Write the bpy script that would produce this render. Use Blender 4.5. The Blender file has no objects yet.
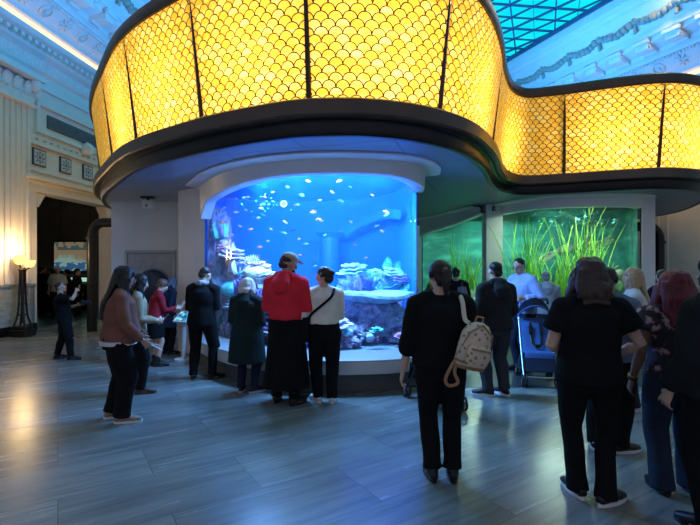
import bpy, bmesh, math, random
from mathutils import Vector, Matrix, Quaternion, Euler, noise
random.seed(7)
R = math.radians
C = bpy.context.scene.collection
CAMZ, F, HX, HY = 1.62, 450.0, 350.0, 266.0
def ray(px, d): return (px - HX) / F * d
def hz(py, d): return CAMZ + (HY - py) / F * d

# ------------------------------------------------------------ node helpers
class NB:
    def __init__(s, name):
        s.m = bpy.data.materials.new(name); s.m.use_nodes = True
        s.t = s.m.node_tree; s.t.nodes.clear()
        s.out = s.t.nodes.new('ShaderNodeOutputMaterial')
    def n(s, kind, **kw):
        nd = s.t.nodes.new('ShaderNode' + kind)
        for k, v in kw.items(): setattr(nd, k, v)
        return nd
    def l(s, a, b): s.t.links.new(a, b)
    def put(s, sock, v):
        if isinstance(v, bpy.types.NodeSocket): s.l(v, sock)
        else: sock.default_value = v
    def math(s, op, a, b=None, c=None):
        nd = s.n('Math', operation=op); s.put(nd.inputs[0], a)
        if b is not None: s.put(nd.inputs[1], b)
        if c is not None: s.put(nd.inputs[2], c)
        return nd.outputs[0]
    def mix(s, f, a, b, blend='MIX'):
        nd = s.n('Mix', data_type='RGBA', blend_type=blend)
        s.put(nd.inputs[0], f); s.put(nd.inputs[6], a); s.put(nd.inputs[7], b)
        return nd.outputs[2]
    def ramp(s, f, stops):
        nd = s.n('ValToRGB'); s.put(nd.inputs[0], f)
        e = nd.color_ramp.elements
        while len(e) < len(stops): e.new(.5)
        for el, (p, c) in zip(e, stops): el.position = p; el.color = c4(c)
        return nd.outputs[0]
    def coord(s, which='Object', scale=(1, 1, 1), rot=(0, 0, 0)):
        tc = s.n('TexCoord'); mp = s.n('Mapping')
        mp.inputs['Scale'].default_value = scale; mp.inputs['Rotation'].default_value = rot
        s.l(tc.outputs[which], mp.inputs[0]); return mp.outputs[0]
    def noise(s, vec, scale, detail=4, rough=.55):
        nd = s.n('TexNoise'); s.l(vec, nd.inputs['Vector'])
        nd.inputs['Scale'].default_value = scale; nd.inputs['Detail'].default_value = detail
        nd.inputs['Roughness'].default_value = rough; return nd.outputs[0]
    def bump(s, h, strength=.3, dist=.01):
        nd = s.n('Bump'); nd.inputs['Strength'].default_value = strength; nd.inputs['Distance'].default_value = dist
        s.l(h, nd.inputs['Height']); return nd.outputs[0]
    def princ(s, col, rough=.6, metal=0, normal=None, spec=.5, emit=None, estr=0, coat=0):
        p = s.n('BsdfPrincipled'); s.put(p.inputs['Base Color'], c4(col) if isinstance(col, tuple) else col)
        s.put(p.inputs['Roughness'], rough); p.inputs['Metallic'].default_value = metal
        p.inputs['Specular IOR Level'].default_value = spec
        p.inputs['Coat Weight'].default_value = coat
        if normal is not None: s.l(normal, p.inputs['Normal'])
        if emit is not None:
            s.put(p.inputs['Emission Color'], c4(emit) if isinstance(emit, tuple) else emit)
            s.put(p.inputs['Emission Strength'], estr)
        s.l(p.outputs[0], s.out.inputs[0]); return p
def c4(c): return (c[0], c[1], c[2], 1.0)
MATS = {}
def M(name, col, rough=.7, metal=0, var=.15, nscale=8, bump=.0, bscale=60, spec=.4, world=False, coat=0):
    if name in MATS: return MATS[name]
    b = NB(name); v = b.coord('Object')
    n1 = b.noise(v, nscale)
    d = tuple(max(0, x * (1 - var)) for x in col); h = tuple(min(1, x * (1 + var)) for x in col)
    cc = b.ramp(n1, [(.3, d), (.7, h)])
    nm = b.bump(b.noise(v, bscale, 3), bump, .01) if bump else None
    b.princ(cc, rough, metal, nm, spec, coat=coat)
    MATS[name] = b.m; return b.m
def emis(name, col, s):
    if name in MATS: return MATS[name]
    b = NB(name); e = b.n('Emission'); e.inputs[0].default_value = c4(col); e.inputs[1].default_value = s
    b.l(e.outputs[0], b.out.inputs[0]); MATS[name] = b.m; return b.m

# ------------------------------------------------------------ object helpers
def link(o, parent=None):
    C.objects.link(o)
    if parent is not None: o.parent = parent
    return o
def tag(o, label=None, cat=None, group=None, kind=None):
    if label: o['label'] = label
    if cat: o['category'] = cat
    if group: o['group'] = group
    if kind: o['kind'] = kind
    return o
def thing(name, label, cat, loc=(0, 0, 0), rz=0, group=None, kind=None):
    o = bpy.data.objects.new(name, None); o.empty_display_size = .1; link(o)
    o.location = loc; o.rotation_euler = (0, 0, rz)
    return tag(o, label, cat, group, kind)
def obj(name, bm, mat, parent=None, smooth=True, loc=None):
    me = bpy.data.meshes.new(name)
    bmesh.ops.recalc_face_normals(bm, faces=bm.faces[:])
    bm.to_mesh(me); bm.free()
    if smooth:
        for p in me.polygons: p.use_smooth = True
    for m in (mat if isinstance(mat, list) else [mat]): me.materials.append(m)
    o = bpy.data.objects.new(name, me); link(o, parent)
    if loc: o.location = loc
    if smooth: 
        try: me.set_sharp_from_angle(angle=R(42))
        except Exception: pass
    return o
def struct(name, bm, mat, parent=None, smooth=False):
    o = obj(name, bm, mat, parent, smooth)
    if parent is None: o['kind'] = 'structure'
    return o
def B(): return bmesh.new()
def box(bm, c, s, rot=None, bev=0):
    """c = centre, s = full size"""
    mt = Matrix.Translation(c) @ (rot.to_4x4() if rot else Matrix.Identity(4)) @ Matrix.Diagonal((s[0], s[1], s[2], 1))
    r = bmesh.ops.create_cube(bm, size=1, matrix=mt)
    if bev:
        es = list({e for v in r['verts'] for e in v.link_edges})
        bmesh.ops.bevel(bm, geom=es, offset=bev, segments=2, affect='EDGES', profile=.6)
    return bm
def ball(bm, c, r, u=16, v=10, rot=None):
    if not hasattr(r, '__len__'): r = (r, r, r)
    mt = Matrix.Translation(c) @ (rot.to_4x4() if rot else Matrix.Identity(4)) @ Matrix.Diagonal((r[0], r[1], r[2], 1))
    bmesh.ops.create_uvsphere(bm, u_segments=u, v_segments=v, radius=1, matrix=mt); return bm
def tube(bm, pts, rad, segs=12, ref=Vector((0, 1, 0)), cap=True):
    """loft along pts; rad entries r or (rx, ry); ry lies along ref"""
    pts = [Vector(p) for p in pts]; rings = []
    for i, p in enumerate(pts):
        t = (pts[min(i + 1, len(pts) - 1)] - pts[max(i - 1, 0)])
        if t.length < 1e-7: t = Vector((0, 0, 1))
        t.normalize()
        y = ref - t * ref.dot(t)
        if y.length < .05: y = Vector((1, 0, 0)) - t * t.x
        if y.length < .05: y = Vector((0, 0, 1)) - t * t.z
        y.normalize(); x = y.cross(t)
        r = rad[i] if hasattr(rad, '__len__') else rad
        rx, ry = r if hasattr(r, '__len__') else (r, r)
        rings.append([bm.verts.new(p + x * (rx * math.cos(2 * math.pi * k / segs)) + y * (ry * math.sin(2 * math.pi * k / segs))) for k in range(segs)])
    for a, b in zip(rings, rings[1:]):
        for k in range(segs):
            bm.faces.new((a[k], a[(k + 1) % segs], b[(k + 1) % segs], b[k]))
    if cap: bm.faces.new(rings[0][::-1]); bm.faces.new(rings[-1])
    return bm
def lathe(bm, prof, c=(0, 0, 0), segs=24):
    rings = []
    for r, z in prof:
        rings.append([bm.verts.new((c[0] + r * math.cos(2 * math.pi * k / segs), c[1] + r * math.sin(2 * math.pi * k / segs), c[2] + z)) for k in range(segs)])
    for a, b in zip(rings, rings[1:]):
        for k in range(segs): bm.faces.new((a[k], a[(k + 1) % segs], b[(k + 1) % segs], b[k]))
    bm.faces.new(rings[0][::-1]); bm.faces.new(rings[-1]); return bm
def bez(pts, n=10, closed=False):
    """Catmull-Rom through pts"""
    P = [Vector(p) for p in pts]; out = []; N = len(P)
    for i in range(N if closed else N - 1):
        g = (lambda k: P[k % N]) if closed else (lambda k: P[min(max(k, 0), N - 1)])
        a, b, c, d = g(i - 1), g(i), g(i + 1), g(i + 2)
        for k in range(n):
            t = k / n
            out.append(.5 * ((2 * b) + (c - a) * t + (2 * a - 5 * b + 4 * c - d) * t * t + (3 * b - a - 3 * c + d) * t ** 3))
    if not closed: out.append(P[-1].copy())
    return out
def normals2(pts, closed, flip=1):
    N = len(pts); out = []
    for i in range(N):
        a = pts[(i - 1) % N] if closed else pts[max(i - 1, 0)]
        b = pts[(i + 1) % N] if closed else pts[min(i + 1, N - 1)]
        t = Vector((b[0] - a[0], b[1] - a[1])).normalized()
        out.append(Vector((-t.y, t.x)) * flip)
    return out
def sweep(bm, pts, nrm, prof, closed=False, uvl=None, capends=False):
    """prof list of (offset, z) or function i -> list"""
    rows = []
    for i, p in enumerate(pts):
        pr = prof(i) if callable(prof) else prof
        rows.append([bm.verts.new((p[0] + nrm[i].x * o, p[1] + nrm[i].y * o, z)) for o, z in pr])
    N = len(rows); m = len(rows[0]); acc = [0]
    for i in range(1, N): acc.append(acc[-1] + (Vector(pts[i][:2]) - Vector(pts[i - 1][:2])).length)
    for i in range(N if closed else N - 1):
        a, b = rows[i], rows[(i + 1) % N]
        for k in range(m - 1):
            f = bm.faces.new((a[k], b[k], b[k + 1], a[k + 1]))
            if uvl:
                u0, u1 = acc[i], acc[i + 1] if i + 1 < N else acc[i]
                for lp, (u, kk) in zip(f.loops, ((u0, k), (u1, k), (u1, k + 1), (u0, k + 1))):
                    lp[uvl].uv = (u, lp.vert.co.z)
    if capends and not closed:
        bm.faces.new(rows[0]); bm.faces.new(rows[-1][::-1])
    return bm
def poly(bm, pts, z0, z1=None):
    """flat polygon, or a prism from z0 to z1"""
    a = [bm.verts.new((p[0], p[1], z0)) for p in pts]
    if z1 is None: bm.faces.new(a)
    else:
        b = [bm.verts.new((p[0], p[1], z1)) for p in pts]; n = len(a)
        bm.faces.new(a[::-1]); bm.faces.new(b)
        for i in range(n): bm.faces.new((a[i], a[(i + 1) % n], b[(i + 1) % n], b[i]))
    bmesh.ops.triangulate(bm, faces=[f for f in bm.faces if len(f.verts) > 4])
    return bm
def copytree(o, parent=None):
    c = o.copy(); C.objects.link(c)
    if parent is not None: c.parent = parent
    for ch in list(o.children): copytree(ch, c)
    return c
def fused(name, bm, mat, parent, voxel=.008, smooth=4, amp=0, freq=(12, 12, 5), dec=1.0):
    """union of overlapping lofts into one continuous skin"""
    me = bpy.data.meshes.new(name); bmesh.ops.recalc_face_normals(bm, faces=bm.faces[:]); bm.to_mesh(me); bm.free()
    sn = bpy.data.scenes.new('workbench'); t = bpy.data.objects.new('tmp', me); sn.collection.objects.link(t)
    md = t.modifiers.new('r', 'REMESH'); md.mode = 'VOXEL'; md.voxel_size = voxel
    sm = t.modifiers.new('s', 'SMOOTH'); sm.iterations = smooth; sm.factor = .5
    
    with bpy.context.temp_override(scene=sn, view_layer=sn.view_layers[0]): dg = bpy.context.evaluated_depsgraph_get()
    nm = bpy.data.meshes.new_from_object(t.evaluated_get(dg))
    bpy.data.objects.remove(t); bpy.data.meshes.remove(me); bpy.data.scenes.remove(sn)
    nm.name = name
    if amp:
        off = Vector((random.random() * 50, random.random() * 50, random.random() * 50))
        nn = [x.vector.copy() for x in nm.vertex_normals]; cc = [v.co.copy() for v in nm.vertices]; flat = []
        for co, nr in zip(cc, nn):
            q = Vector((co.x * freq[0], co.y * freq[1], co.z * freq[2])) + off
            flat.extend(co + nr * (noise.noise(q) * amp))
        nm.vertices.foreach_set('co', flat); nm.update()
    for p in nm.polygons: p.use_smooth = True
    nm.materials.clear(); nm.materials.append(mat)
    o = bpy.data.objects.new(name, nm); link(o, parent); return o
WATER1, W1S, W1A = True, .10, .10
WATER2, W2S, W2A = True, .025, .16
BULB, TANK1, TANK2, LAMP, UP, AMB = 29, 98, 44, 140, 850, .62
# ============================================================ MATERIALS (place)
def floor_mat():
    b = NB('polished_marble'); v = b.coord('Object', rot=(0, 0, R(-33)))
    br = b.n('TexBrick'); b.l(v, br.inputs['Vector'])
    br.offset = .5; br.inputs['Scale'].default_value = 1; br.inputs['Brick Width'].default_value = 1.25; br.inputs['Row Height'].default_value = .62
    br.inputs['Mortar Size'].default_value = .0025; br.inputs['Mortar Smooth'].default_value = .2
    br.inputs['Color1'].default_value = (0, 0, 0, 1); br.inputs['Color2'].default_value = (1, 1, 1, 1); br.inputs['Mortar'].default_value = (.5, .5, .5, 1)
    tint = br.outputs['Color']; seam = br.outputs['Fac']
    sh = b.n('VectorMath', operation='MULTIPLY_ADD'); b.l(tint, sh.inputs[0]); sh.inputs[1].default_value = (7, 3, 5); b.l(v, sh.inputs[2])
    mp = b.n('Mapping'); mp.inputs['Scale'].default_value = (.55, 5.5, 1); b.l(sh.outputs[0], mp.inputs[0])
    n1 = b.noise(mp.outputs[0], 1.5, 6, .62)
    mp2 = b.n('Mapping'); mp2.inputs['Scale'].default_value = (1.2, 16, 1); b.l(sh.outputs[0], mp2.inputs[0])
    n2 = b.noise(mp2.outputs[0], 1.4, 5, .6)
    c1 = b.ramp(n1, [(.28, (.15, .158, .150)), (.48, (.20, .208, .198)), (.60, (.235, .242, .23)), (.78, (.175, .182, .175))])
    c2 = b.ramp(n2, [(.33, (.58, .60, .63)), (.52, (1, 1, 1))])
    col = b.mix(.6, c1, c2, 'MULTIPLY')
    t2 = b.ramp(tint, [(0, (.78, .80, .81)), (1, (1.08, 1.07, 1.05))])
    col = b.mix(1.0, col, t2, 'MULTIPLY')
    col = b.mix(seam, col, (.07, .075, .075, 1))
    rr = b.math('MULTIPLY_ADD', n1, .12, .20)
    b.princ(col, rr, 0, b.bump(b.noise(v, 2.2, 2), .02, .02), .4)
    return b.m
def scale_mat():
    """glowing art glass with leaded fish-scale lines; UV is metres (arc length, height)"""
    b = NB('scalloped_art_glass'); tc = b.n('TexCoord'); sp = b.n('SeparateXYZ'); b.l(tc.outputs['UV'], sp.inputs[0])
    u, v = sp.outputs[0], sp.outputs[1]; W, Hh = .145, .0775
    row = b.math('FLOOR', b.math('DIVIDE', v, Hh)); f = b.math('SUBTRACT', v, b.math('MULTIPLY', row, Hh))
    par = b.math('MULTIPLY', b.math('MODULO', row, 2.0), .5)
    us = b.math('ADD', b.math('DIVIDE', u, W), par)
    cell = b.math('FLOOR', us)
    dx = b.math('MULTIPLY', b.math('SUBTRACT', b.math('SUBTRACT', us, cell), .5), W)
    dist = b.math('SQRT', b.math('ADD', b.math('MULTIPLY', dx, dx), b.math('MULTIPLY', f, f)))
    line = b.math('LESS_THAN', b.math('ABSOLUTE', b.math('SUBTRACT', dist, W / 2 - .002)), .0064)
    inside = b.math('LESS_THAN', dist, W / 2)
    us2 = b.math('ADD', us, .5); cell2 = b.math('FLOOR', us2)
    cid = b.math('ADD', b.math('MULTIPLY', inside, cell), b.math('MULTIPLY', b.math('SUBTRACT', 1.0, inside), b.math('ADD', cell2, 100)))
    rid = b.math('ADD', row, b.math('SUBTRACT', 1.0, inside))
    cb = b.n('CombineXYZ'); b.l(cid, cb.inputs[0]); b.l(rid, cb.inputs[1])
    wn = b.n('TexWhiteNoise', noise_dimensions='2D'); b.l(cb.outputs[0], wn.inputs['Vector'])
    nz = b.noise(tc.outputs['UV'], 9, 4, .6)
    mixv = b.math('ADD', b.math('MULTIPLY', wn.outputs[0], .4), b.math('MULTIPLY', nz, .6))
    col = b.ramp(mixv, [(.25, (.92, .44, .035)), (.5, (1.0, .56, .07)), (.75, (1.0, .72, .23))])
    em = b.n('Emission'); b.l(col, em.inputs[0]); em.inputs[1].default_value = LANT_E
    tr = b.n('BsdfTranslucent'); b.l(col, tr.inputs[0])
    ad = b.n('AddShader'); b.l(em.outputs[0], ad.inputs[0]); b.l(tr.outputs[0], ad.inputs[1])
    ld = b.n('BsdfPrincipled'); ld.inputs['Base Color'].default_value = (.05, .03, .015, 1); ld.inputs['Roughness'].default_value = .5
    mx = b.n('MixShader'); b.l(line, mx.inputs[0]); b.l(ad.outputs[0], mx.inputs[1]); b.l(ld.outputs[0], mx.inputs[2])
    b.l(mx.outputs[0], b.out.inputs[0]); return b.m
def glass_mat(name, tint=(.93, .98, 1.0), refl=1.0):
    b = NB(name); ge = b.n('NewGeometry'); dt = b.n('VectorMath', operation='DOT_PRODUCT'); b.l(ge.outputs['Normal'], dt.inputs[0]); b.l(ge.outputs['Incoming'], dt.inputs[1])
    fr = b.math('MULTIPLY_ADD', b.math('POWER', b.math('SUBTRACT', 1.0, b.math('ABSOLUTE', dt.outputs['Value'])), 5.0), .6, .02)
    t = b.n('BsdfTransparent'); t.inputs[0].default_value = c4(tint)
    g = b.n('BsdfGlossy'); g.inputs['Roughness'].default_value = .01
    mx = b.n('MixShader'); b.put(mx.inputs[0], b.math('MULTIPLY', fr, refl)); b.l(t.outputs[0], mx.inputs[1]); b.l(g.outputs[0], mx.inputs[2])
    b.l(mx.outputs[0], b.out.inputs[0]); return b.m
def water_mat(name, sc, ab, ds, da):
    b = NB(name); s = b.n('VolumeScatter'); s.inputs[0].default_value = c4(sc); s.inputs['Density'].default_value = ds
    a = b.n('VolumeAbsorption'); a.inputs[0].default_value = c4(ab); a.inputs['Density'].default_value = da
    ad = b.n('AddShader'); b.l(s.outputs[0], ad.inputs[0]); b.l(a.outputs[0], ad.inputs[1]); b.l(ad.outputs[0], b.out.inputs['Volume'])
    return b.m
def plaster(name, col, bump=.05):
    b = NB(name); v = b.coord('Object'); n = b.noise(v, 3, 5)
    d = tuple(x * .93 for x in col)
    b.princ(b.ramp(n, [(.3, d), (.7, col)]), .6, 0, b.bump(b.noise(v, 30, 3), bump, .01), .3); return b.m
def soffit_mat():
    b = NB('grey_soffit_panels'); v = b.coord('Object', rot=(0, 0, R(18)))
    br = b.n('TexBrick'); b.l(v, br.inputs['Vector']); br.inputs['Scale'].default_value = 1
    br.inputs['Brick Width'].default_value = 2.2; br.inputs['Row Height'].default_value = 1.25; br.inputs['Mortar Size'].default_value = .008
    br.inputs['Color1'].default_value = (.24, .28, .37, 1); br.inputs['Color2'].default_value = (.26, .30, .39, 1); br.inputs['Mortar'].default_value = (.12, .13, .15, 1)
    b.princ(br.outputs['Color'], .45, 0, None, .4); return b.m
def marble_wain():
    b = NB('grey_veined_marble'); v = b.coord('Object', scale=(1, 1, 3), rot=(.3, .2, 0))
    n = b.noise(v, 1.6, 7, .65)
    b.princ(b.ramp(n, [(.3, (.26, .27, .24)), (.5, (.5, .5, .45)), (.62, (.33, .34, .30)), (.75, (.55, .54, .48))]), .25, 0, None, .5); return b.m
LANT_E = .44
m_floor = floor_mat(); m_scale = scale_mat(); m_soffit = soffit_mat(); m_wain = marble_wain()
m_wall = plaster('cream_painted_plaster', (.83, .75, .70)); m_white = plaster('white_painted_plaster', (.74, .74, .74))
m_bronze = M('dark_bronze', (.035, .024, .018), .35, .6, .2, 3, coat=.3)
m_fascia = M('dark_brown_metal', (.09, .06, .045), .38, .25, .15, 2)
m_black = M('black_metal', (.012, .012, .013), .35, .3, .1, 5)
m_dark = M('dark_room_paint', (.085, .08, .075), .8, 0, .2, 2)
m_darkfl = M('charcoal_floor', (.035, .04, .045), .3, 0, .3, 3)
m_ledge = M('white_solid_surface', (.72, .72, .72), .35, 0, .03, 2)
m_ledge2 = M('beige_stone_panel', (.66, .60, .52), .5, 0, .05, 3)
m_plinth = M('grey_recessed_plinth', (.12, .115, .11), .6, 0, .1, 3)
m_glass = glass_mat('clear_acrylic')
m_steel = M('brushed_steel', (.55, .55, .56), .3, .9, .05, 10)

# ============================================================ THE SETTING
def LW(d): return -7.98 + .089 * (d - 10.27)          # left wall: x at depth d
def RW(d): return 10.15 - .42 * (d - 12.17)            # right wall
D0, D1 = 1.0, 26.0
tL = Vector((.089, 1)).normalized(); nL = Vector((tL.y, -tL.x))     # into the room
tR = Vector((-.42, 1)).normalized(); nR = Vector((-tR.y, tR.x))
fl = B(); poly(fl, [(LW(-3) - 9, -3), (RW(-3) + .4, -3), (RW(D1) + .4, D1 + .2), (LW(D1) - 9, D1 + .2)], -.1, 0)
floor = struct('floor', fl, m_floor)
area_edge = bez([(.72, 6.35), (1.2, 6.05), (2.2, 6.0), (3.6, 6.0), (5.2, 6.3), (6.3, 7.2), (6.8, 8.6), (6.7, 9.7)], 6)
bm = B(); poly(bm, [(p.x, p.y) for p in [Vector((q[0], q[1])) for q in area_edge]] + [(5.9, 9.25), (4.8, 9.15), (4.0, 9.4), (3.4, 10.4), (2.1, 13), (1.25, 9), (1.2, 7.4)], .0, .004)
struct('floor_dark_area', bm, m_darkfl)  # thin slab, darker than the floor around it
# left wall with its wide doorway
DA, DB, DH = 11.2, 14.25, 3.48
def wallbox(bm, d0, d1, z0, z1, thick=.35, off=0, fn=LW, n=nL, sgn=-1):
    a = Vector((fn(d0), d0)) + n * off; c = Vector((fn(d1), d1)) + n * off
    poly(bm, [a, c, c - n * thick, a - n * thick], z0, z1)
bm = B()
wallbox(bm, D0, DA, 0, 9.3); wallbox(bm, DB, D1, 0, 9.3); wallbox(bm, DA, DB, DH, 9.3)
wl = struct('wall_left', bm, m_wall)
bm = B(); wallbox(bm, D0, D1, 0, 9.3, .35, 0, RW, nR)
wr = struct('wall_right', bm, m_wall)
bm = B(); box(bm, (-1, D1 + .15, 4.65), (24, .3, 9.3)); struct('wall_back', bm, m_wall)
# wall mouldings as sweeps
def along(fn, n, d0, d1, prof, mat, name, parent=None, step=None):
    bm = B(); pts = [(fn(d0), d0), (fn(d1), d1)]
    sweep(bm, pts, [n, n], prof, capends=True); return struct(name, bm, mat, parent)
m_trim = plaster('white_moulded_plaster', (.78, .77, .74), .02)
ENT = [(0, 5.95), (.06, 5.95), (.06, 6.05), (.03, 6.08), (.03, 6.3), (.12, 6.36), (.14, 6.42), (.14, 6.62), (.3, 6.7), (.33, 6.76), (.33, 6.84), (.55, 6.9), (.6, 6.96), (.6, 7.0), (.48, 7.0), (.48, 6.97), (0, 6.97)]
COVE = [(0, 7.02), (.42, 7.16), (.5, 7.22), (.56, 7.22), (.58, 7.3), (.62, 7.36), (.92, 7.6), (.96, 7.66), (1.02, 7.66), (1.04, 7.74), (1.1, 7.78), (1.12, 7.9), (1.5, 8.0), (1.52, 8.1), (1.62, 8.12), (1.64, 8.3), (1.7, 8.34), (1.98, 8.86), (2.06, 8.9), (2.1, 8.98), (2.3, 9.02), (2.3, 9.3), (0, 9.3)]
for s, (fn, n, d0) in enumerate(((LW, nL, 4.0), (RW, nR, 6.0))):
    side = ('left', 'right')[s]
    dz = (.16, -.14)[s]
    along(fn, n, d0, D1, [(o_, z_ + dz) for o_, z_ in ENT], m_trim, f'trim_{s+1}')
    along(fn, n, d0, D1, [(o_, min(z_ + dz, 9.3)) for o_, z_ in COVE], m_trim, f'trim_{s+3}')
    bm = B(); a = Vector((fn(d0), d0)); c = Vector((fn(D1), D1))
    poly(bm, [a + n * .5, c + n * .5, c + n * .57, a + n * .57], 7.003 + dz, 7.13 + dz)
    o = obj('cove_light', bm, emis('warm_cove_light', (1.0, .66, .36), 2.0), None, False)
    tag(o, f'warm glowing light strip along the cornice of the {side} wall', 'light strip')
    # repeated ornaments: one mesh per run of one moulding
    L = (c - a).length; t = (c - a).normalized(); ang = math.atan2(t.y, t.x); rot = Euler((0, 0, ang)).to_matrix()
    def P3(u, o_, z): q = a + t * u + n * o_; return Vector((q.x, q.y, z + dz))
    par = bpy.data.objects[f'trim_{s+3}']; par2 = bpy.data.objects[f'trim_{s+1}']
    U0, U1 = (3.0, 16.0)
    u = U0
    bm = B(); 
    while u < U1: ball(bm, P3(u, .1, 6.5), (.075, .09, .11), 10, 6, rot); box(bm, P3(u + .13, .1, 6.5), (.03, .1, .2), rot); u += .26
    obj('egg_moulding', bm, m_trim, par2)
    bm = B(); u = U0
    while u < U1: box(bm, P3(u, .4, 6.8), (.1, .14, .09), rot); u += .2
    obj('dentil_course', bm, m_trim, par2, False)
    bm = B(); u = U0
    while u < U1: ball(bm, P3(u, .985, 7.62), .042, 8, 6); u += .085
    obj('bead_moulding', bm, m_trim, par)
    u = U0
    while u < U1:
        bm = B(); box(bm, P3(u, 1.33, 7.9), (.36, .5, .16), rot, .02)
        tube(bm, [P3(u - .18, 1.16, 7.84), P3(u + .18, 1.16, 7.84)], .07, 10)
        tube(bm, [P3(u - .18, 1.52, 7.86), P3(u + .18, 1.52, 7.86)], .045, 10)
        box(bm, P3(u, 1.62, 8.02), (.44, .1, .1), rot, .01)
        obj('modillion', bm, m_trim, par); u += .82
    u = U0; k = 0
    while u < U1:                                # garland along the upper band
        bm = B(); rnd = random.Random(k)
        for q in range(7):
            w = (q - 3) / 3; ball(bm, P3(u + w * .42, 1.82 + rnd.uniform(-.03, .03), 8.56 - .09 * (1 - w * w)), (.10 + rnd.uniform(0, .04), .09, .11), 8, 6)
        ball(bm, P3(u + .55, 1.82, 8.62), (.1, .1, .11), 8, 6)
        for q in range(3): ball(bm, P3(u + .55, 1.80, 8.45 - q * .07), (.05, .06, .05), 8, 6)
        obj('garland_swag', bm, M('dull_gilt_plaster', (.32, .33, .26), .6), par); u += 1.1; k += 1
    u = U0; k = 0
    while u < U1:                                # rosettes and leaf crosses on the sloping frieze
        bm = B(); up = Vector((n.x * .3, n.y * .3, .24)).normalized(); nn = Vector((t.x, t.y, 0)).cross(up).normalized()
        if nn.z > 0: nn = -nn
        ctr = P3(u, .78, 7.47) + nn * .01
        if k % 2:
            for q in range(8):
                a8 = q * math.pi / 4; dv = Vector((t.x, t.y, 0)) * math.cos(a8) + up * math.sin(a8)
                tube(bm, [ctr + dv * .03, ctr + dv * .12, ctr + dv * .2], [.02, .035, .012], 8)
        else:
            pts = [ctr + (Vector((t.x, t.y, 0)) * math.cos(x) + up * math.sin(x)) * .15 for x in [j * math.pi / 9 for j in range(19)]]
            tube(bm, pts, .028, 8); ball(bm, ctr, .055, 10, 6)
        obj('rosette', bm, m_trim, par); u += .62; k += 1
# ceiling and skylight
cl = Vector((LW(4), 4)) + nL * 2.25; cl2 = Vector((LW(D1), D1)) + nL * 2.25
cr = Vector((RW(4), 4)) + nR * 2.25; cr2 = Vector((RW(D1), D1)) + nR * 2.25
bm = B(); poly(bm, [cl2, cr2, (cr2.x + 3, D1 + .3), (cl2.x - 3, D1 + .3)], 9.05, 9.3)
poly(bm, [(LW(-3), -3), (RW(-3), -3), cr, cl], 9.05, 9.3)
struct('ceiling', bm, m_white)
win = thing('window_1', None, None, (0, 12, 9.25), kind='structure')
def skymat():
    b = NB('backlit_skylight_glass'); v = b.coord('Object'); n = b.noise(v, .8, 3)
    col = b.ramp(n, [(.3, (.0, .44, .55)), (.7, (.005, .56, .66))])
    e = b.n('Emission'); b.l(col, e.inputs[0]); e.inputs[1].default_value = 1.7; b.l(e.outputs[0], b.out.inputs[0]); return b.m
bm = B(); poly(bm, [Vector(p) - Vector((0, 12)) for p in (cl, cr, cr2, cl2)], .08, .1)
obj('glass_pane', bm, skymat(), win, False)
bm = B(); mid0 = (cl + cr) / 2
def inside(x, y): return LWX(y) < x < RWX(y)
def LWX(y): f = (y - 4) / (D1 - 4); return cl.x + (cl2.x - cl.x) * f
def RWX(y): f = (y - 4) / (D1 - 4); return cr.x + (cr2.x - cr.x) * f
m_bar = M('dark_skylight_bar', (.06, .12, .2), .5, .3)
seg = []
angs = (R(67), R(127), R(7))
for ai, a_ in enumerate(angs):
    dv = Vector((math.cos(a_), math.sin(a_))); nv = Vector((-dv.y, dv.x))
    for k in range(-40, 41):
        heavy = (k % 2 == 0)
        base = Vector((1, 14)) + nv * (k * .62)
        lo = hi = None; tt = -16.0; ins = []
        while tt < 16:
            q = base + dv * tt
            if 4 < q.y < D1 and inside(q.x, q.y): ins.append(tt)
            tt += .25
        if len(ins) > 1:
            p0 = base + dv * ins[0]; p1 = base + dv * ins[-1]; w = .022 if heavy else .008
            c_ = (p0 + p1) / 2
            box(bm, (c_.x, c_.y - 12, .03), ((p1 - p0).length, w * 2, .06), Euler((0, 0, a_)).to_matrix())
obj('glazing_bar', bm, m_bar, win, False)
bm = B()
for a2, b2 in ((cl, cl2), (cr, cr2)):
    t = (b2 - a2).normalized(); c_ = (a2 + b2) / 2
    box(bm, (c_.x, c_.y - 12, -.06), ((b2 - a2).length, .22, .14), Euler((0, 0, math.atan2(t.y, t.x))).to_matrix())
obj('window_frame', bm, m_bar, win, False)

# left wall: pilaster, doorway trim, frieze, wainscot
def Lp(d, o=0): q = Vector((LW(d), d)) + nL * o; return q
angL = math.atan2(tL.y, tL.x); rotL = Euler((0, 0, angL)).to_matrix()
def lbox(bm, d, o, z, s, bev=0): q = Lp(d, o); box(bm, (q.x, q.y, z), s, rotL, bev)
pil = thing('pilaster', 'fluted cream wall pilaster with leafy capital above the torch lamp', 'pilaster', (Lp(9.7).x, 9.7, 0), kind='structure')
def rel(o): o.location = -Vector(pil.location); return o
bm = B(); lbox(bm, 9.85, .06, 3.35, (2.3, .14, 4.4))
for k in range(14): lbox(bm, 8.82 + k * .16, .14, 3.35, (.085, .06, 4.3), .012)
rel(obj('fluted_shaft', bm, m_wall, pil, False))
bm = B(); rnd = random.Random(3)
for row in range(2):
    for k in range(8):
        d = 8.85 + k * .3 + (row % 2) * .15; q = Lp(d, .14 + row * .05); z = 5.62 + row * .24
        tube(bm, [(q.x, q.y, z - .1), (q.x + nL.x * .04, q.y + nL.y * .04, z + .08), (q.x + nL.x * .08, q.y + nL.y * .08, z + .16), (q.x + nL.x * .11, q.y + nL.y * .11, z + .11)], [(.10, .05), (.12, .05), (.09, .04), (.04, .03)], 10, ref=Vector((nL.x, nL.y, 0)))
for d in (8.8, 10.95): q = Lp(d, .26); ball(bm, (q.x, q.y, 6.0), (.17, .14, .17), 14, 10)
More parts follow.
